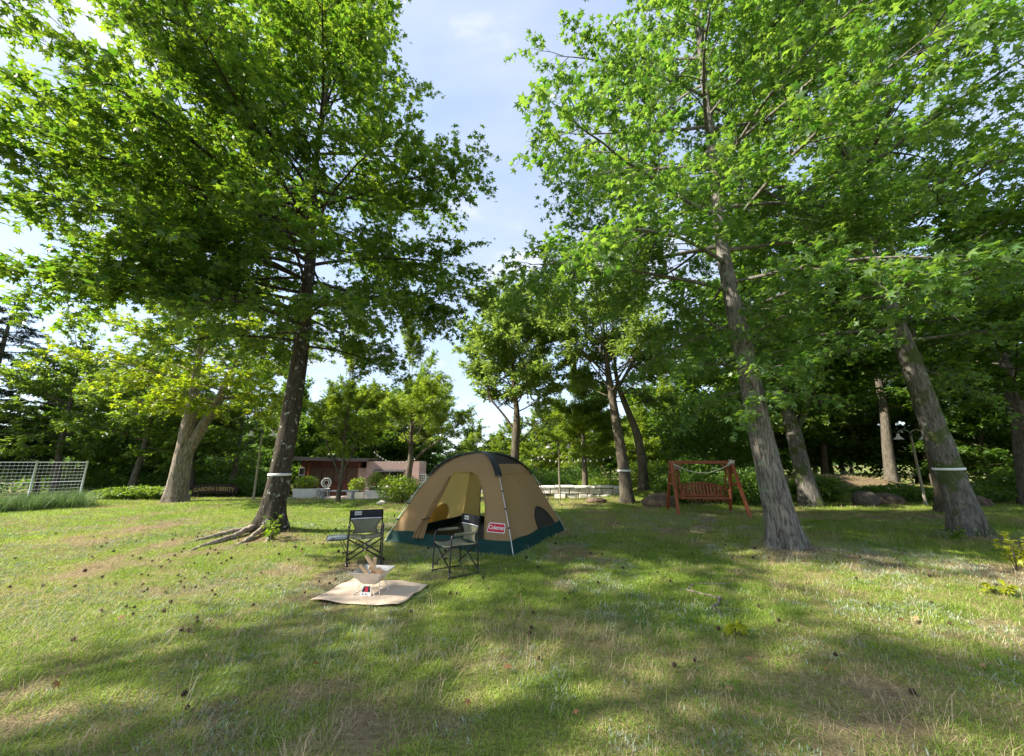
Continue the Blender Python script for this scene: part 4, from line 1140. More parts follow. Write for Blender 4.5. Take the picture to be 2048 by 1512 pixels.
# ------------------------------------------------------------------ white bands on trunks
m_band = MAT('white_tape', (.78, .80, .80), (.70, .72, .72), rough=.6, scale=9)
def band(tx_, ty_, pts, rad, z, h, lbl, k=1.12):
    z0 = float(gz(tx_, ty_)); P = np.asarray(pts, float)
    cx = float(np.interp(z, P[:, 2], P[:, 0])); cy = float(np.interp(z, P[:, 2], P[:, 1])); r = float(np.interp(z, P[:, 2], rad)) * k
    o = MB().tube([(0, 0, -h / 2), (0, 0, 0), (0, 0, h / 2)], r, 30, cap=False).build('trunk_band', m_band, None, True, (tx_ + cx, ty_ + cy, z0 + z), solid=.004)
    o.rotation_euler = (R(random.uniform(-2, 2)), R(random.uniform(-2, 2)), 0)
    tag(o, lbl, 'band', 'white bands round tree trunks')
band(-5.4, 9.06, tr1, rr1, 1.18, .055, 'white tape band round the dark lichen-spotted trunk')
band(9.42, 8.39, tr4, rr4, 1.30, .05, 'white tape band round the leaning mossy-sided trunk', 1.10)
band(4.49, 15.68, [(0, 0, 0), (-.06, 0, 1.2), (-.2, 0, 2.6)], [.27, .23, .2], 1.22, .07, 'white tape band round the pale bare trunk behind the tent', 1.14)

# ------------------------------------------------------------------ undergrowth that closes the view under the far crowns
rg = np.random.default_rng(91)
def thicket(spec, n, size, mat, lbl):
    P = []
    for (x0, y0, x1, y1, dep, h), k in spec:
        t = rg.random(k); x = x0 + (x1 - x0) * t + rg.normal(0, .5, k); y = y0 + (y1 - y0) * t + rg.uniform(-dep, dep, k)
        top = h * (.55 + .75 * fbm(x, y, 2.2, 31))
        P.append(np.stack([x, y, gz(x, y) + top * rg.random(k) ** .6], -1))
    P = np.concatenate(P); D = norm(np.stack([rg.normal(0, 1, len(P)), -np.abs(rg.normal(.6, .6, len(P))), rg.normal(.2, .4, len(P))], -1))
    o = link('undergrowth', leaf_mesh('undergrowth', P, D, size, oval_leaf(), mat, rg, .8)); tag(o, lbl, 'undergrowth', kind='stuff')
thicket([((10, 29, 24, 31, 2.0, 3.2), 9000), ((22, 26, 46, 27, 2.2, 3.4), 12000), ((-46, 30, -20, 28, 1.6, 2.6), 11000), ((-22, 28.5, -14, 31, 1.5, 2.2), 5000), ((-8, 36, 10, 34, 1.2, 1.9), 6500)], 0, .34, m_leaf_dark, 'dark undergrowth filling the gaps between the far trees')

# ------------------------------------------------------------------ kiosk
def BRICK(name, c1, c2, mo, sc):
    m, nt, o = new_mat(name); N = nt.nodes.new; L = nt.links.new
    b = N('ShaderNodeBsdfPrincipled'); b.inputs['Roughness'].default_value = .9
    t = N('ShaderNodeTexCoord'); mp_ = N('ShaderNodeMapping'); mp_.inputs['Rotation'].default_value = (R(90), 0, 0)
    br = N('ShaderNodeTexBrick'); br.inputs['Scale'].default_value = sc; br.inputs['Color1'].default_value = (*c1, 1); br.inputs['Color2'].default_value = (*c2, 1); br.inputs['Mortar'].default_value = (*mo, 1)
    br.inputs['Brick Width'].default_value = .5; br.inputs['Row Height'].default_value = .18; br.inputs['Mortar Size'].default_value = .012
    L(t.outputs['Object'], mp_.inputs['Vector']); L(mp_.outputs['Vector'], br.inputs['Vector']); L(br.outputs['Color'], b.inputs['Base Color'])
    bp = N('ShaderNodeBump'); bp.inputs['Strength'].default_value = .5; bp.inputs['Distance'].default_value = .01; bp.invert = True
    L(br.outputs['Fac'], bp.inputs['Height']); L(bp.outputs['Normal'], b.inputs['Normal']); L(b.outputs[0], o.inputs[0])
    return m
m_brick = BRICK('pink_brick', (.56, .37, .32), (.49, .31, .27), (.50, .40, .36), 2.0)
m_dkwood = MAT('dark_red_boards', (.17, .060, .042), (.12, .042, .03), rough=.8, scale=5, stretch=(1, 1, .2), bump=.3)
m_shutter = MAT('brown_lattice_panel', (.16, .10, .068), (.11, .068, .046), rough=.85, scale=40, bump=.3)
m_roof = MAT('dark_roof_sheet', (.035, .034, .036), (.055, .052, .052), rough=.6, scale=3)
m_glass = MAT('dark_window_glass', (.012, .014, .016), (.02, .022, .022), rough=.08, spec=.6)
m_sill = MAT('terracotta_sill', (.30, .10, .05), (.25, .08, .04), rough=.8)
m_whitep = MAT('white_painted', (.70, .70, .66), (.60, .60, .56), rough=.7, scale=4, bump=.1)
kio = empty('kiosk', (-14.6, 27.4, float(gz(-14.6, 27.4))), R(3), 'low kiosk with dark red boarded counter and pink brick end', 'building', None, .93)
g0 = 0.0; HK = 2.55
# local x runs along the front, y away from the viewer
MB().box((6.75, 1.6, HK / 2 - .1), (3.9, 3.2, HK + .2)).build('brick_wall', m_brick, kio)
MB().box((4.45, 1.8, HK / 2 - .35), (.68, 3.0, HK - .3)).build('brick_pier', m_brick, kio)
MB().box((2.0, 2.0, 1.25), (4.5, 3.0, 2.7)).build('counter_wall', m_dkwood, kio)
for i, x in enumerate((.95, 1.85, 2.75, 3.65)):
    w_ = MB().box((x, .42, 1.58), (.84, .05, .98)).build('shutter', m_shutter, kio)
    MB().tube([(x + .34 * math.cos(a), .39, 1.45 + .52 * math.sin(a)) for a in np.linspace(.1, 3.04, 14)], .014, 5).build('shutter_arch', m_dkwood, w_)
    MB().box((x, .388, 1.58), (.02, .02, .96)).build('shutter_mullion', m_dkwood, w_)
for x in (.42, 4.12): MB().box((x, .40, 1.3), (.16, .12, 2.2)).build('post', m_sill, kio)
MB().box((2.3, .36, 1.06), (3.9, .10, .06)).build('counter_edge', m_dkwood, kio)
MB().box((2.3, .46, .98), (3.5, .05, .10)).build('counter_rail', m_dkwood, kio)
MB().box((2.05, 1.5, 2.78), (5.9, 4.0, .10), Matrix.Rotation(R(1.2), 3, 'Y')).build('roof', m_roof, kio)
MB().box((2.05, -.46, 2.66), (5.9, .08, .16), Matrix.Rotation(R(1.2), 3, 'Y')).build('fascia', m_roof, kio)
MB().box((-.1, .45, 1.55), (.42, .05, 1.1)).build('side_window', m_whitep, kio)
for z in (1.28, 1.82): MB().box((-.1, .415, z), (.34, .02, .46)).build('pane', m_glass, kio)
wf = MB().box((6.55, -.03, 1.42), (2.0, .06, .74)).build('window', m_roof, kio)
for x in (6.07, 7.03): MB().box((x, -.07, 1.42), (.90, .03, .62)).build('pane', m_glass, wf)
MB().box((6.55, -.075, 1.42), (.05, .05, .66)).build('mullion', m_whitep, wf)
MB().box((6.55, -.26, 1.86), (2.3, .56, .05), Matrix.Rotation(R(14), 3, 'X')).build('awning', m_roof, kio)
MB().box((6.5, -.12, .98), (2.35, .26, .12)).build('window_sill', m_sill, kio)
ac = MB().box((8.95, .35, 1.30), (.48, .35, .62)).build('air_unit', m_whitep, kio)
for i in range(3):
    for j in range(3): MB().box((8.81 + i * .14, .165, 1.14 + j * .17), (.09, .02, .11)).build('vent_slot', m_glass, ac)
MB().tube([(8.95, .35, 1.0), (8.95, .35, .0)], .04, 8).build('stand', m_roof, ac)

# planters, tables and seats on the terrace
def planter(x, y, wd, lb, lb2, ht, seed):
    o = empty('planter', gp(x, y, .03), R(10), lb, 'planter', 'white planters on the terrace')
    mb = MB().box((0, 0, .19), (wd, .45, .36), taper=1.08); mb.build('box', m_whitep, o, bevel=.015)
    MB().box((0, 0, .385), (wd * 1.12, .52, .05)).build('rim', m_whitep, o, bevel=.01)
    MB().box((0, 0, .408), (wd * .96, .4, .02)).build('soil', m_bark_far, o)
    bush('potted_shrub', lb2, 'shrub', x, y, wd * .55, .35, ht * .5, 900, .12, m_leaf_light, seed=seed, dz=.42, stems=5)
planter(-9.75, 19.0, .95, 'white box planter beside the dark trunk, with sparse green shrub', 'sparse shrub in the planter beside the dark trunk', .6, 71)
planter(-8.45, 21.8, .80, 'white box planter half hidden behind the thin young tree', 'shrub in the planter behind the thin young tree', .75, 72)
planter(-6.65, 19.6, .78, 'white box planter with a bushy bright shrub near the tent', 'bushy bright shrub in the planter near the tent', .85, 73)
def wtable(x, y, L_, lb, rz=.2):
    o = empty('stone_table', gp(x, y, .03), rz, lb, 'table', 'white stone tables')
    MB().box((0, 0, .70), (L_, .75, .08)).build('top', m_whitep, o, bevel=.02)
    for s in (-1, 1):
        MB().lathe([(.24, 0), (.24, .08), (.15, .16), (.13, .36), (.16, .56), (.22, .66)], 14, (s * L_ * .28, 0, 0)).build('leg', m_whitep, o, True)
wtable(-7.25, 22.3, 1.5, 'white stone table on round legs between two planters')
wtable(-6.05, 21.7, 1.0, 'white stone table under the kiosk window, beside the bright planter')
wc = empty('garden_chair', gp(-8.55, 18.3, .0), R(12), 'white garden chair with round openwork back, on the terrace edge', 'chair')
MB().lathe([(.21, .42), (.22, .44), (.21, .46)], 18).build('seat', m_whitep, wc, True)
bk = MB().tube([(.2 * math.cos(a), .19, .70 + .2 * math.sin(a)) for a in np.linspace(0, 6.28, 25)[:-1]], .03, 6, closed=True); bk.build('backrest', m_whitep, wc, True)
MB().tube([(.11 * math.cos(a), .19, .70 + .11 * math.sin(a)) for a in np.linspace(0, 6.28, 17)[:-1]], .018, 6, closed=True).build('backrest_ring', m_whitep, wc, True)
for a in np.linspace(0, 6.28, 9)[:-1]: MB().tube([(.11 * math.cos(a), .19, .70 + .11 * math.sin(a)), (.19 * math.cos(a), .19, .70 + .19 * math.sin(a))], .012, 5).build('spoke', m_whitep, wc)
for sx in (-1, 1):
    for sy in (-1, 1): MB().tube([(sx * .14, sy * .14, .43), (sx * .17, sy * .17, .2), (sx * .19, sy * .19, 0)], .02, 6).build('leg', m_whitep, wc, True)
lb_ = empty('low_bench', gp(-8.0, 18.5, .0), R(8), 'long low grey bench beside the round-backed white chair', 'bench')
MB().box((0, 0, .36), (1.7, .32, .05)).build('seat', m_grey, lb_)
for s in (-1, 1): MB().box((s * .65, 0, .17), (.08, .28, .34)).build('leg', m_grey, lb_)

# pale stone wall behind the tent
m_stone = MAT('pale_stone', (.66, .61, .54), (.46, .42, .36), rough=.9, scale=4, bump=.6, bscale=14)
m_stone2 = MAT('white_stone_cap', (.80, .77, .72), (.68, .64, .58), rough=.85, scale=5, bump=.3)
sw_ = empty('stone_wall', gp(2.4, 19.6), R(-5), 'low pale stone wall with white cap slabs behind the tent', 'wall')
rr = random.Random(5)
x = -4.2
while x < 2.6:
    w_ = rr.uniform(.75, 1.15)
    MB().box((x + w_ / 2, rr.uniform(-.03, .03), .60 + rr.uniform(-.03, .03)), (w_ - .03, .62, .10)).build('cap_slab', m_stone2, sw_, bevel=.025)
    x += w_
for row in range(2):
    x = -4.2 + row * .2
    while x < 2.5:
        w_ = rr.uniform(.3, .62); h_ = rr.uniform(.22, .265)
        if rr.random() > .08:
            MB().box((x + w_ / 2, rr.uniform(-.05, .05), .13 + row * .272), (w_ - .03, .48, h_), R(rr.uniform(-3, 3))).build('stone', m_stone if rr.random() > .35 else m_stone2, sw_, bevel=.03)
        x += w_
def rock(x, y, rx, ry, rz_, lb, mat, seed, nm='boulder', cat='rock'):
    V, T = [], []
    nu, nv = 18, 11
    for j in range(nv + 1):
        for i in range(nu):
            th = 2 * math.pi * i / nu; ph = math.pi * j / nv
            d = (math.cos(th) * math.sin(ph), math.sin(th) * math.sin(ph), math.cos(ph))
            k = 1 + .5 * (float(fbm(d[0] * 2 + seed * 5, d[1] * 2 + d[2] * 1.7, .9, seed)) - .5)
            V.append((d[0] * rx * k, d[1] * ry * k, d[2] * rz_ * k))
    for j in range(nv):
        for i in range(nu): T.append((j * nu + i, (j + 1) * nu + i, (j + 1) * nu + (i + 1) % nu, j * nu + (i + 1) % nu))
    o = MB().add(V, T).build(nm, mat, None, False, gp(x, y, rz_ * .45)); return tag(o, lb, cat)
m_rock = MAT('brown_boulder', (.17, .12, .08), (.07, .05, .035), rough=.9, scale=3, bump=.9, bscale=7)
m_rock2 = MAT('grey_boulder', (.15, .12, .10), (.085, .07, .06), rough=.9, scale=3, bump=.8, bscale=9)
rock(5.3, 14.4, .62, .45, .32, 'rough brown boulder at the foot of the curved trunk, left of the swing', m_rock, 2)
rock(3.35, 16.1, .42, .35, .13, 'flat dark stump-like rock on the grass before the stone wall', m_rock, 3)
rock(13.1, 14.9, .42, .36, .34, 'grey boulder in front of the shrub on the dry bank', m_rock2, 4)
rock(14.0, 15.1, .62, .4, .26, 'low brown boulder right beside the grey one', m_rock, 6)
rock(16.9, 14.6, .32, .3, .24, 'small brown boulder beside the leaning banded trunk', m_rock, 7)
rock(-1.55 - 4.6 + 1.3, 15.0, .16, .14, .10, 'small pale stone under the sunlit shrub', m_stone, 8)

# ------------------------------------------------------------------ street lamps
m_lamp = MAT('weathered_lamp_pole', (.33, .29, .22), (.24, .21, .16), rough=.6, scale=6)
m_shade = MAT('white_lamp_shade', (.72, .70, .64), (.62, .60, .55), rough=.5)
m_lampd = MAT('dark_lamp_cap', (.03, .03, .032), (.04, .04, .042), rough=.5)
def lamp(x, y, h, lb, rz=0.0):
    o = empty('street_lamp', gp(x, y), rz, lb, 'lamp', 'double-armed street lamps')
    MB().tube([(0, 0, -.1), (0, 0, .25), (0, 0, h)], [.055, .045, .036], 10).build('pole', m_lamp, o, True)
    MB().tube([(0, 0, h - .02), (0, 0, h + .10)], .05, 10).build('finial', m_lampd, o, True)
    for s in (-1, 1):
        MB().tube([(0, 0, h - .05)] + [(s * (.24 - .24 * math.cos(a)), 0, h + .02 + .20 * math.sin(a)) for a in np.linspace(.15, 3.0, 12)], .014, 6).build('arm', m_lamp, o, True)
        sh = MB().lathe([(.04, .10), (.045, .0), (.075, -.05), (.15, -.115), (.155, -.13), (.14, -.125), (.06, -.06), (.03, -.05)], 18, (s * .48, 0, h - .01)).build('shade', m_shade, o, True)
        MB().lathe([(.02, .17), (.055, .15), (.062, .09), (.05, .085)], 12, (s * .48, 0, h - .01)).build('cap', m_lampd, sh, True)
        MB().lathe([(.0, -.13), (.035, -.12), (.04, -.09), (.02, -.06)], 10, (s * .48, 0, h - .01)).build('bulb', m_shade, sh, True)
lamp(-10.85, 16.9, 2.80, 'double-armed lamp post just left of the dark banded sweetgum')
lamp(2.25, 18.9, 2.50, 'double-armed lamp post in front of the pale stone wall')
lamp(14.95, 14.6, 2.50, 'double-armed lamp post in the shade by the dry bank')
MB_ = MB().box((-10.95, 19.2, float(gz(-10.95, 19.2)) + .65), (.45, .35, 1.3))
o = MB_.build('utility_box', m_lampd, None, bevel=.02); tag(o, 'black upright utility box in the hedge behind the lamp post', 'box')

# ------------------------------------------------------------------ carved sign
m_signw = MAT('dark_sign_board', (.045, .028, .018), (.03, .018, .012), rough=.85, scale=6, stretch=(.2, 1, 1), bump=.3)
m_gold = MAT('faded_gold_lettering', (.42, .30, .10), (.33, .23, .08), rough=.6)
m_plank = MAT('reddish_planks', (.36, .17, .10), (.26, .12, .07), rough=.85, scale=6)
sg = empty('carved_sign', gp(-16.4, 22.1, .0), R(5), 'dark arched wooden sign with gold letters, under the trees', 'sign')
sh = MB(); xs = np.linspace(-1.25, 1.25, 21)
top = lambda x: .86 - .12 * (x / 1.25) ** 2
V = [(x, -.03, .36) for x in xs] + [(x, -.03, top(x)) for x in xs] + [(x, .03, .36) for x in xs] + [(x, .03, top(x)) for x in xs]; n = len(xs)
Fc = []
for i in range(n - 1): Fc += [(i, i + 1, n + i + 1, n + i), (2 * n + i + 1, 2 * n + i, 3 * n + i, 3 * n + i + 1), (n + i, n + i + 1, 3 * n + i + 1, 3 * n + i), (i + 1, i, 2 * n + i, 2 * n + i + 1)]
Fc += [(0, n, 3 * n, 2 * n), (n - 1, 3 * n - 1, 4 * n - 1, 2 * n - 1)]
sh.add(V, Fc).build('board', m_signw, sg)
me = text_mesh('GARDEN LIBERTY', .29, m_gold, .008, 0, .004)
for v in me.vertices:
    x, y, z = v.co.x * .92, v.co.y, v.co.z
    v.co = (x, -.036 - z, .60 + y - .10 * (x / 1.25) ** 2)
link('lettering', me, sg)
for s in (-1, 1): MB().box((s * 1.0, .06, .3), (.1, .1, .75)).build('post', m_signw, sg)
for i, (x, y, rz_, lb) in enumerate(((-16.2, 21.6, .03, 'upper reddish plank lying in front of the carved sign'), (-15.7, 21.3, -.12, 'slanting reddish plank on the grass before the carved sign'))):
    o = MB().box((0, 0, .06 + .05 * (1 - i)), (2.0, .18, .08)).build('plank', m_plank, None, False, gp(x, y), (0, R(2 * i), rz_)); tag(o, lb, 'plank', 'planks before the sign')

# ------------------------------------------------------------------ white mesh fence with tall grass
m_fence = MAT('white_fence_paint', (.66, .70, .68), (.58, .62, .60), rough=.45)
fa, fb = Vector((-16.55, 15.4, 0)), Vector((-19.9, 8.4, 0))
fn = empty('mesh_fence', (fa.x, fa.y, float(gz(fa.x, fa.y))), math.atan2(fb.y - fa.y, fb.x - fa.x), 'white wire mesh fence behind tall grass at the lawn edge', 'fence')
FL = (fb - fa).length
for i in range(7):
    MB().tube([(i * FL / 6, 0, -.1), (i * FL / 6, 0, 1.58)], .032, 8).build('post', m_fence, fn, True)
for k in range(13):
    z = .10 + k * .118
    MB().tube([(0, -.02, z), (FL, -.02, z)], .0045 if k not in (0, 6, 12) else .011, 5).build('wire', m_fence, fn, True)
vw = MB()
for i in range(int(FL / .10)): vw.bar((i * .10, -.01, .08), (i * .10, -.01, 1.53), .003, .003, (0, 1, 0))
vw.build('mesh_wires', m_fence, fn, kind='stuff')

# ------------------------------------------------------------------ string lights
def lights(a, b_, sag, n, lb):
    a = Vector(a); b_ = Vector(b_); o = empty('string_lights', tuple(a), 0, lb, 'lights', 'strings of small bulbs'); d = b_ - a
    pt = lambda t: d * t + Vector((0, 0, -sag * 4 * t * (1 - t)))
    MB().tube([pt(t) for t in np.linspace(0, 1, 20)], .006, 4).build('cable', m_lampd, o)
    me = MB().lathe([(.010, .04), (.020, .015), (.032, -.02), (.022, -.055), (.004, -.06)], 8).mesh('bulb', m_shade, True)
    for i in range(n): link('bulb', me, o, pt((i + .5) / n))
lights((-9.6, 27.2, 2.3), (-5.8, 23.0, 1.75), .45, 12, 'string of bulbs from the kiosk roof to the pale yellow-green tree')
lights((-5.9, 23.0, 1.8), (2.25, 18.9, 2.1), .75, 16, 'string of bulbs from the pale tree to the lamp post behind the tent')
lights((2.25, 18.9, 1.95), (4.35, 15.7, 1.9), .32, 10, 'string of bulbs from lamp post to the pale banded trunk')
lights((1.0, 22.0, 2.0), (4.0, 19.9, 1.75), .3, 10, 'string of bulbs hanging behind the lamp post over the stone wall')

# ------------------------------------------------------------------ roots, sprouts, twig
rt = MB()
rgr = np.random.default_rng(17)
def root(path, r0, r1):
    P = [Vector((x, y, float(gz(x, y)) + h)) for x, y, h in path]
    pts = []; rad = []
    n = 6 * (len(P) - 1)
    for i in range(n + 1):
        t = i / n * (len(P) - 1); k = min(len(P) - 2, int(t)); f = t - k
        pts.append(P[k].lerp(P[k + 1], f) + Vector((rgr.normal(0, .012), rgr.normal(0, .012), rgr.normal(0, .006)))); rad.append((r0 + (r1 - r0) * i / n) * rgr.uniform(.85, 1.15))
    return MB().tube(pts, rad, 8)
m_root = BARK('root_bark', (.15, .12, .09), (.40, .34, .28), ridge=.7)
for i, (pth, r0, r1, lb) in enumerate((
    (((-5.55, 8.85, .12), (-5.65, 8.3, .05), (-5.85, 7.8, .005), (-5.8, 7.4, -.01), (-5.7, 7.2, -.03)), .065, .02, 'long pale surface root running out from the dark sweetgum'),
    (((-5.35, 8.8, .10), (-5.2, 8.2, .04), (-5.25, 7.9, -.01), (-5.3, 7.7, -.03)), .055, .018, 'short forked surface root of the dark sweetgum'),
    (((-5.2, 8.85, .10), (-4.9, 8.3, .03), (-4.78, 8.0, -.01), (-4.8, 7.85, -.03)), .05, .018, 'dark surface root below the leafy sprout'),
    (((-5.7, 8.95, .10), (-6.2, 8.5, .03), (-6.4, 8.2, -.01), (-6.45, 8.0, -.03)), .05, .018, 'surface root on the sunny side of the dark sweetgum'))):
    o = root(pth, r0, r1).build('root', m_root, t1, True)
    o.location = (5.4, -9.06, -float(gz(-5.4, 9.06))); o['label'] = lb
o = root(((2.9, 5.5, .002), (2.35, 5.45, .008), (2.15, 5.2, .004), (2.40, 4.9, .008), (2.18, 4.6, .004), (2.14, 4.3, -.015)), .009, .018).build('surface_root', m_bark_tan, None, True)
tag(o, 'thin grey surface root winding across the front lawn', 'root')
m_sprout = LEAF('fresh_leaf', (.09, .19, .015), (.16, .25, .02), (.20, .38, .01), (.38, .50, .02), .5)
m_sprouty = LEAF('yellow_fresh_leaf', (.20, .24, .015), (.34, .36, .03), (.40, .46, .01), (.6, .6, .03), .45)
def sprout(x, y, h, r, n, mat, lb, seed):
    rg2 = np.random.default_rng(seed); o = empty('sprout', gp(x, y), 0, lb, 'sapling')
    W = Wood(); P = []; D = []
    for i in range(9):
        a = rg2.uniform(0, 6.28); q = r * rg2.uniform(.3, 1); hh = h * rg2.uniform(.5, 1.05)
        e_ = np.array([q * math.cos(a), q * math.sin(a), hh]); mid = e_ * np.array([.45, .45, .6])
        W.tube([(0, 0, -.03), mid, e_], [.007, .005, .002], 5)
        k = n // 9; t = rg2.uniform(.3, 1.05, k)[:, None]
        P.append(e_ * t + rg2.normal(0, .03, (k, 3))); D.append(np.tile(norm(e_ * np.array([1, 1, .2])), (k, 1)))
    P = np.concatenate(P); P[:, 2] = np.maximum(P[:, 2], .04); D = np.concatenate(D)
    link('stems', W.mesh('stems', m_bark_mid), o)
    M3 = leaf_frames(P, D, rg2, .5); ms = single_leaf_meshes(mat)
    for j in range(len(P)):
        l = bpy.data.objects.new('leaf', ms[j % 5]); col.objects.link(l); l.parent = o
        l.matrix_local = Matrix.Translation(Vector(P[j])) @ (Matrix(M3[j].tolist()) * .13).to_4x4()
sprout(-4.83, 8.25, .48, .30, 72, m_sprout, 'fresh green leafy sprout at the foot of the dark sweetgum', 5)
sprout(6.95, 5.75, .46, .40, 110, m_sprouty, 'yellow-green sapling on the bare soil mound', 6)
sprout(2.05, 3.95, .14, .12, 18, m_sprouty, 'tiny yellow-green seedling in the shaded front grass', 7)
sprout(8.75, 8.1, .22, .22, 36, m_sprout, 'small green sprout at the foot of the leaning mossy trunk', 8)
sprout(5.75, 5.0, .10, .2, 27, m_sprouty, 'low yellow-green seedlings beside the bare soil mound', 9)

# ------------------------------------------------------------------ grass
proto_col = bpy.data.collections
def tuft(name, mat, k, rad, h, wd, lean, seed, curl=.5, flat=0.0):
    rg2 = np.random.default_rng(seed)
    V = []; T = []; tint = []
    for i in range(k):
        a = rg2.uniform(0, 6.28); q = rad * math.sqrt(rg2.random()); b0 = np.array([q * math.cos(a), q * math.sin(a), -.01])
        la = a + rg2.normal(0, 1.0); l = lean * rg2.uniform(.2, 1.3); hh = h * rg2.uniform(.5, 1.15)
        d = np.array([math.cos(la) * l, math.sin(la) * l, math.sqrt(max(.03, 1 - min(.97, l * l)))])
        p1 = b0 + d * hh * .5; d2 = d + np.array([math.cos(la), math.sin(la), -.9]) * curl * rg2.uniform(.3, 1.2); p2 = p1 + norm(d2) * hh * .5
        w_ = np.array([-math.sin(la + rg2.normal(0, .6)), math.cos(la), 0]) * wd * rg2.uniform(.7, 1.2) * .5
        n0 = len(V); V += [b0 - w_, b0 + w_, p1 + w_ * .8, p1 - w_ * .8, p2]
        T += [(n0, n0 + 1, n0 + 2), (n0, n0 + 2, n0 + 3), (n0 + 3, n0 + 2, n0 + 4)]
        tint += [rg2.random()] * 5
    return bpy.data.objects.new(name, mesh_np(name, V, T, mat, False, tint))
def scatter(name, label, protos, P, rz_, sc, it):
    c = bpy.data.collections.new(name + '_blades')
    for p in protos: c.objects.link(p)
    n = len(P)
    me = bpy.data.meshes.new(name); me.vertices.add(n); me.vertices.foreach_set('co', P.astype(np.float32).ravel())
    for nm, arr, ty in (('rz', rz_, 'FLOAT'), ('sc', sc, 'FLOAT'), ('itint', it, 'FLOAT')):
        a = me.attributes.new(nm, ty, 'POINT'); a.data.foreach_set('value', arr.astype(np.float32))
    a = me.attributes.new('pick', 'INT', 'POINT'); a.data.foreach_set('value', rng.integers(0, len(protos), n).astype(np.int32))
    o = link(name, me)
    ng = bpy.data.node_groups.new(name, 'GeometryNodeTree')
    ng.interface.new_socket('Geometry', in_out='INPUT', socket_type='NodeSocketGeometry'); ng.interface.new_socket('Geometry', in_out='OUTPUT', socket_type='NodeSocketGeometry')
    N = ng.nodes.new; L = ng.links.new
    gi, go = N('NodeGroupInput'), N('NodeGroupOutput'); ip = N('GeometryNodeInstanceOnPoints'); ci = N('GeometryNodeCollectionInfo')
    ci.inputs['Collection'].default_value = c; ci.inputs['Separate Children'].default_value = True; ci.inputs['Reset Children'].default_value = True
    def na(nm, ty):
        x = N('GeometryNodeInputNamedAttribute'); x.data_type = ty; x.inputs['Name'].default_value = nm; return x.outputs['Attribute']
    cx = N('ShaderNodeCombineXYZ'); L(na('rz', 'FLOAT'), cx.inputs['Z'])
    ip.inputs['Pick Instance'].default_value = True
    m2p = N('GeometryNodeMeshToPoints')
    L(gi.outputs[0], m2p.inputs['Mesh']); L(m2p.outputs[0], ip.inputs['Points']); L(ci.outputs[0], ip.inputs['Instance']); L(na('pick', 'INT'), ip.inputs['Instance Index'])
    L(cx.outputs[0], ip.inputs['Rotation']); L(na('sc', 'FLOAT'), ip.inputs['Scale']); L(ip.outputs[0], go.inputs[0])
    md = o.modifiers.new('blades', 'NODES'); md.node_group = ng
    return tag(o, label, 'grass', kind='stuff')
m_grass = LEAF('grass_blade', (.115, .225, .024), (.31, .40, .065), (.21, .40, .02), (.48, .60, .06), .4, .5, True, .3)
m_straw = LEAF('straw_blade', (.34, .265, .14), (.56, .46, .29), (.28, .21, .09), (.5, .4, .2), .3, .7, True, .15)
m_silver_w = LEAF('silver_weed', (.21, .28, .18), (.42, .49, .37), (.12, .18, .08), (.24, .3, .16), .3, .6, True, .2)
m_tall = LEAF('tall_grass_blade', (.06, .12, .045), (.14, .22, .08), (.09, .18, .04), (.2, .3, .08), .35, .5, True, .3)

def inpoly(x, y, poly):
    ins = np.zeros(len(x), bool); n = len(poly)
    for i in range(n):
        x1, y1 = poly[i]; x2, y2 = poly[(i + 1) % n]
        c = ((y1 > y) != (y2 > y)) & (x < (x2 - x1) * (y - y1) / (y2 - y1 + 1e-12) + x1); ins ^= c
    return ins
tent_poly = [tuple((tm_inv @ Vector((sx * 1.42, sy * 1.42, 0))).to_2d()) for sx, sy in ((-1, -1), (1, -1), (1, 1), (-1, 1))]
mat_poly = [(-2.27, 4.80), (-1.23, 4.60), (-1.08, 5.40), (-2.12, 5.64)]
terr_poly = [(-12.5, 17.7), (-3.2, 17.7), (-3.2, 31), (-12.5, 31)]
def spread(dens, y0, y1, marg=1.2):
    """random points over the strip of lawn in and around view between y0 and y1"""
    k = 1.42
    area_w = 2 * (k * y1 + marg); n = int(dens * area_w * (y1 - y0))
    x = rng.uniform(-area_w / 2, area_w / 2, n); y = rng.uniform(y0, y1, n)
    ok = np.abs(x) < k * y + marg
    x, y = x[ok], y[ok]
    bad = inpoly(x, y, tent_poly) | inpoly(x, y, mat_poly) | inpoly(x, y, terr_poly)
    for tx_, ty_, r in ((-5.4, 9.06, .35), (4.84, 7.28, .32), (9.42, 8.39, .33), (-13.77, 16.48, .6), (10.82, 14.63, .4), (4.49, 15.68, .3)):
        bad |= np.hypot(x - tx_, y - ty_) < r
    return x[~bad], y[~bad]
def lay(name, label, protos, bands, prob, sc0, tintf):
    X, Y, S = [], [], []
    for dens, y0, y1, s in bands:
        x, y = spread(dens, y0, y1); p = prob(x, y); keep = rng.random(len(x)) < p
        X.append(x[keep]); Y.append(y[keep]); S.append(np.full(keep.sum(), s))
    x, y, s_ = np.concatenate(X), np.concatenate(Y), np.concatenate(S)
    sc = sc0 * s_ * rng.uniform(.65, 1.3, len(x))
    print(name, len(x))
    return scatter(name, label, protos, np.stack([x, y, gz(x, y)], -1), rng.uniform(0, 6.28, len(x)), sc, np.clip(tintf(x, y), 0, 1))
gp_ = [tuft('grass_tuft', m_grass, 30, .085, .060, .0042, .85, 200 + i, .6) for i in range(5)]
st_ = [tuft('straw_tuft', m_straw, 18, .06, .26, .0026, 1.12, 220 + i, .8) for i in range(4)]
sm_ = [tuft('straw_mat', m_straw, 26, .11, .075, .0034, 1.25, 240 + i, .3) for i in range(4)]
sv_ = [tuft('weed_rosette', m_silver_w, 26, .075, .048, .0085, 1.05, 260 + i, .25) for i in range(4)]
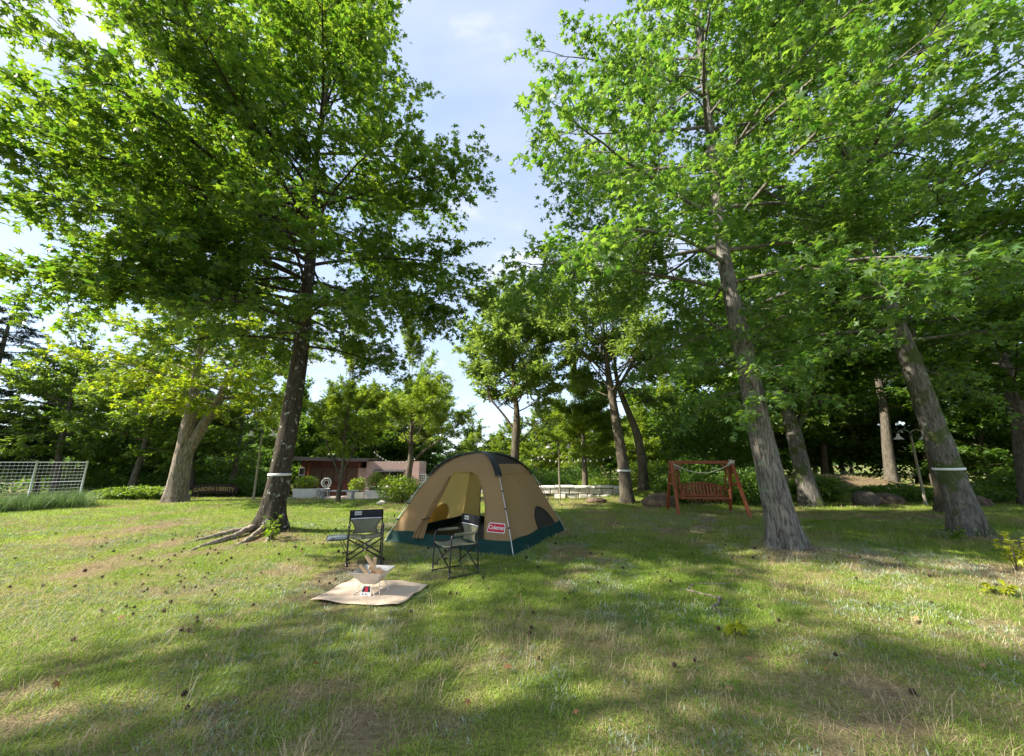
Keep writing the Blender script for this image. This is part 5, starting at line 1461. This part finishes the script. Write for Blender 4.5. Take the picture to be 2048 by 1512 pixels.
lay('lawn_grass', 'short green grass of the lawn', gp_, ((330, 1.6, 4.2, .9), (190, 4.2, 8, 1.1), (80, 8, 14, 1.5), (26, 14, 27, 2.2)),
    lambda x, y: np.clip(1.0 - .35 * dry_f(x, y) - .85 * soil_f(x, y), .04, 1), 1.0, lambda x, y: .15 + .9 * fbm(x, y, 1.3, 41) - .12 + .1 * rng.normal(0, 1, len(x)))
lay('dry_grass', 'long wispy dry grass stalks among the green lawn', st_, ((46, 1.6, 4.2, .85), (30, 4.2, 8, .85), (7, 8, 16, .9)),
    lambda x, y: np.clip(.07 + .9 * sstep(.47, .62, fbm(x, y, 1.5, 51)), 0, 1), 1.0, lambda x, y: .1 + .9 * rng.random(len(x)))
lay('thatch', 'flattened dry grass blades matted between the green tufts', sm_, ((110, 1.6, 4.2, .9), (70, 4.2, 8, 1.1), (34, 8, 14, 1.5), (10, 14, 26, 2.2)),
    lambda x, y: np.clip(.12 + .6 * dry_f(x, y) + .25 * soil_f(x, y), 0, 1), 1.0, lambda x, y: .2 * rng.random(len(x)) + .7 * fbm(x, y, .8, 61))
lay('silver_weed', 'pale silvery weed rosettes creeping through the lawn', sv_, ((120, 1.6, 4.2, .8), (90, 4.2, 8, 1.0), (30, 8, 12, 1.3)),
    lambda x, y: np.clip(.03 + 1.0 * sstep(.47, .60, fbm(x, y, 1.3, 71)), 0, 1), 1.0, lambda x, y: rng.random(len(x)))
# tall grass along the fence
tg = [tuft('tall_grass_tuft', m_tall, 26, .18, .62, .012, .42, 280 + i, .35) for i in range(3)]
n = 900
t = rng.random(n); q = rng.uniform(-.2, 1.9, n)
dv = (fb - fa).normalized(); nv = Vector((-dv.y, dv.x, 0))
if nv.x < 0: nv = -nv
x = fa.x + dv.x * FL * t + nv.x * q; y = fa.y + dv.y * FL * t + nv.y * q - .2
scatter('tall_grass', 'tall blue-green grass growing along the white mesh fence', tg, np.stack([x, y, gz(x, y)], -1), rng.uniform(0, 6.28, n), rng.uniform(.6, 1.15, n), rng.random(n) * .8)

# ------------------------------------------------------------------ seed balls and fallen leaves
m_seed = MAT('dark_seed_ball', (.030, .018, .012), (.06, .036, .022), rough=.9, scale=40)
def spiky(seed):
    rg2 = np.random.default_rng(seed); V = []; T = []
    ico = [(0, 0, 1)] + [(.894 * math.cos(R(72 * i)), .894 * math.sin(R(72 * i)), .447) for i in range(5)] + [(.894 * math.cos(R(72 * i + 36)), .894 * math.sin(R(72 * i + 36)), -.447) for i in range(5)] + [(0, 0, -1)]
    tri = [(0, i + 1, (i + 1) % 5 + 1) for i in range(5)] + [(i + 1, i + 6, (i + 1) % 5 + 1) for i in range(5)] + [((i + 1) % 5 + 1, i + 6, (i + 1) % 5 + 6) for i in range(5)] + [(11, (i + 1) % 5 + 6, i + 6) for i in range(5)]
    V = [np.array(p) * .8 for p in ico]; F2 = []
    for a, b_, c in tri:
        m_ = norm(V[a] + V[b_] + V[c]) * rg2.uniform(1.1, 1.35); V.append(m_); k = len(V) - 1
        F2 += [(a, b_, k), (b_, c, k), (c, a, k)]
    return mesh_np('seed_ball', np.array(V) * .016, F2, m_seed)
sb = [spiky(i) for i in range(3)]
cnt = 0
while cnt < 190:
    if rng.random() < .72: x, y = -4.6 + rng.normal(0, 1.9), 7.2 + rng.normal(0, 1.9)
    else: x, y = rng.uniform(-4, 6), rng.uniform(2.8, 8)
    if y < 2.7 or abs(x) > 1.3 * y or inpoly(np.array([x]), np.array([y]), tent_poly)[0] or inpoly(np.array([x]), np.array([y]), mat_poly)[0]: continue
    s_ = float(rng.uniform(.75, 1.25)) * (1.25 if y > 6 else 1)
    o = link('seed_ball', sb[cnt % 3], None, gp(x, y, .022), (rng.uniform(0, 6), rng.uniform(0, 6), 0)); o.scale = (s_,) * 3
    tag(o, 'small dark spiky sweetgum seed ball lying in the grass', 'seed ball', 'seed balls on the lawn'); cnt += 1
m_dead = LEAF('fallen_leaf', (.22, .10, .04), (.42, .26, .12), (.2, .1, .03), (.3, .18, .06), .2, .7)
dl = [mesh_np('fallen_leaf', star_leaf(30 + v)[0], star_leaf(30 + v)[1], m_dead, False, np.full(10, .15 + .2 * v)) for v in range(5)]
for i in range(46):
    y = rng.uniform(2.7, 9); x = rng.uniform(-1.1, 1.1) * y
    if inpoly(np.array([x]), np.array([y]), tent_poly)[0] or inpoly(np.array([x]), np.array([y]), mat_poly)[0]: continue
    o = link('fallen_leaf', dl[i % 5], None, gp(x, y, .045), (rng.normal(0, .4), rng.normal(0, .4), rng.uniform(0, 6.28))); o.scale = (float(rng.uniform(.06, .1)),) * 3
    tag(o, 'dry brown fallen star leaf lying on the grass', 'leaf', 'fallen leaves on the lawn')
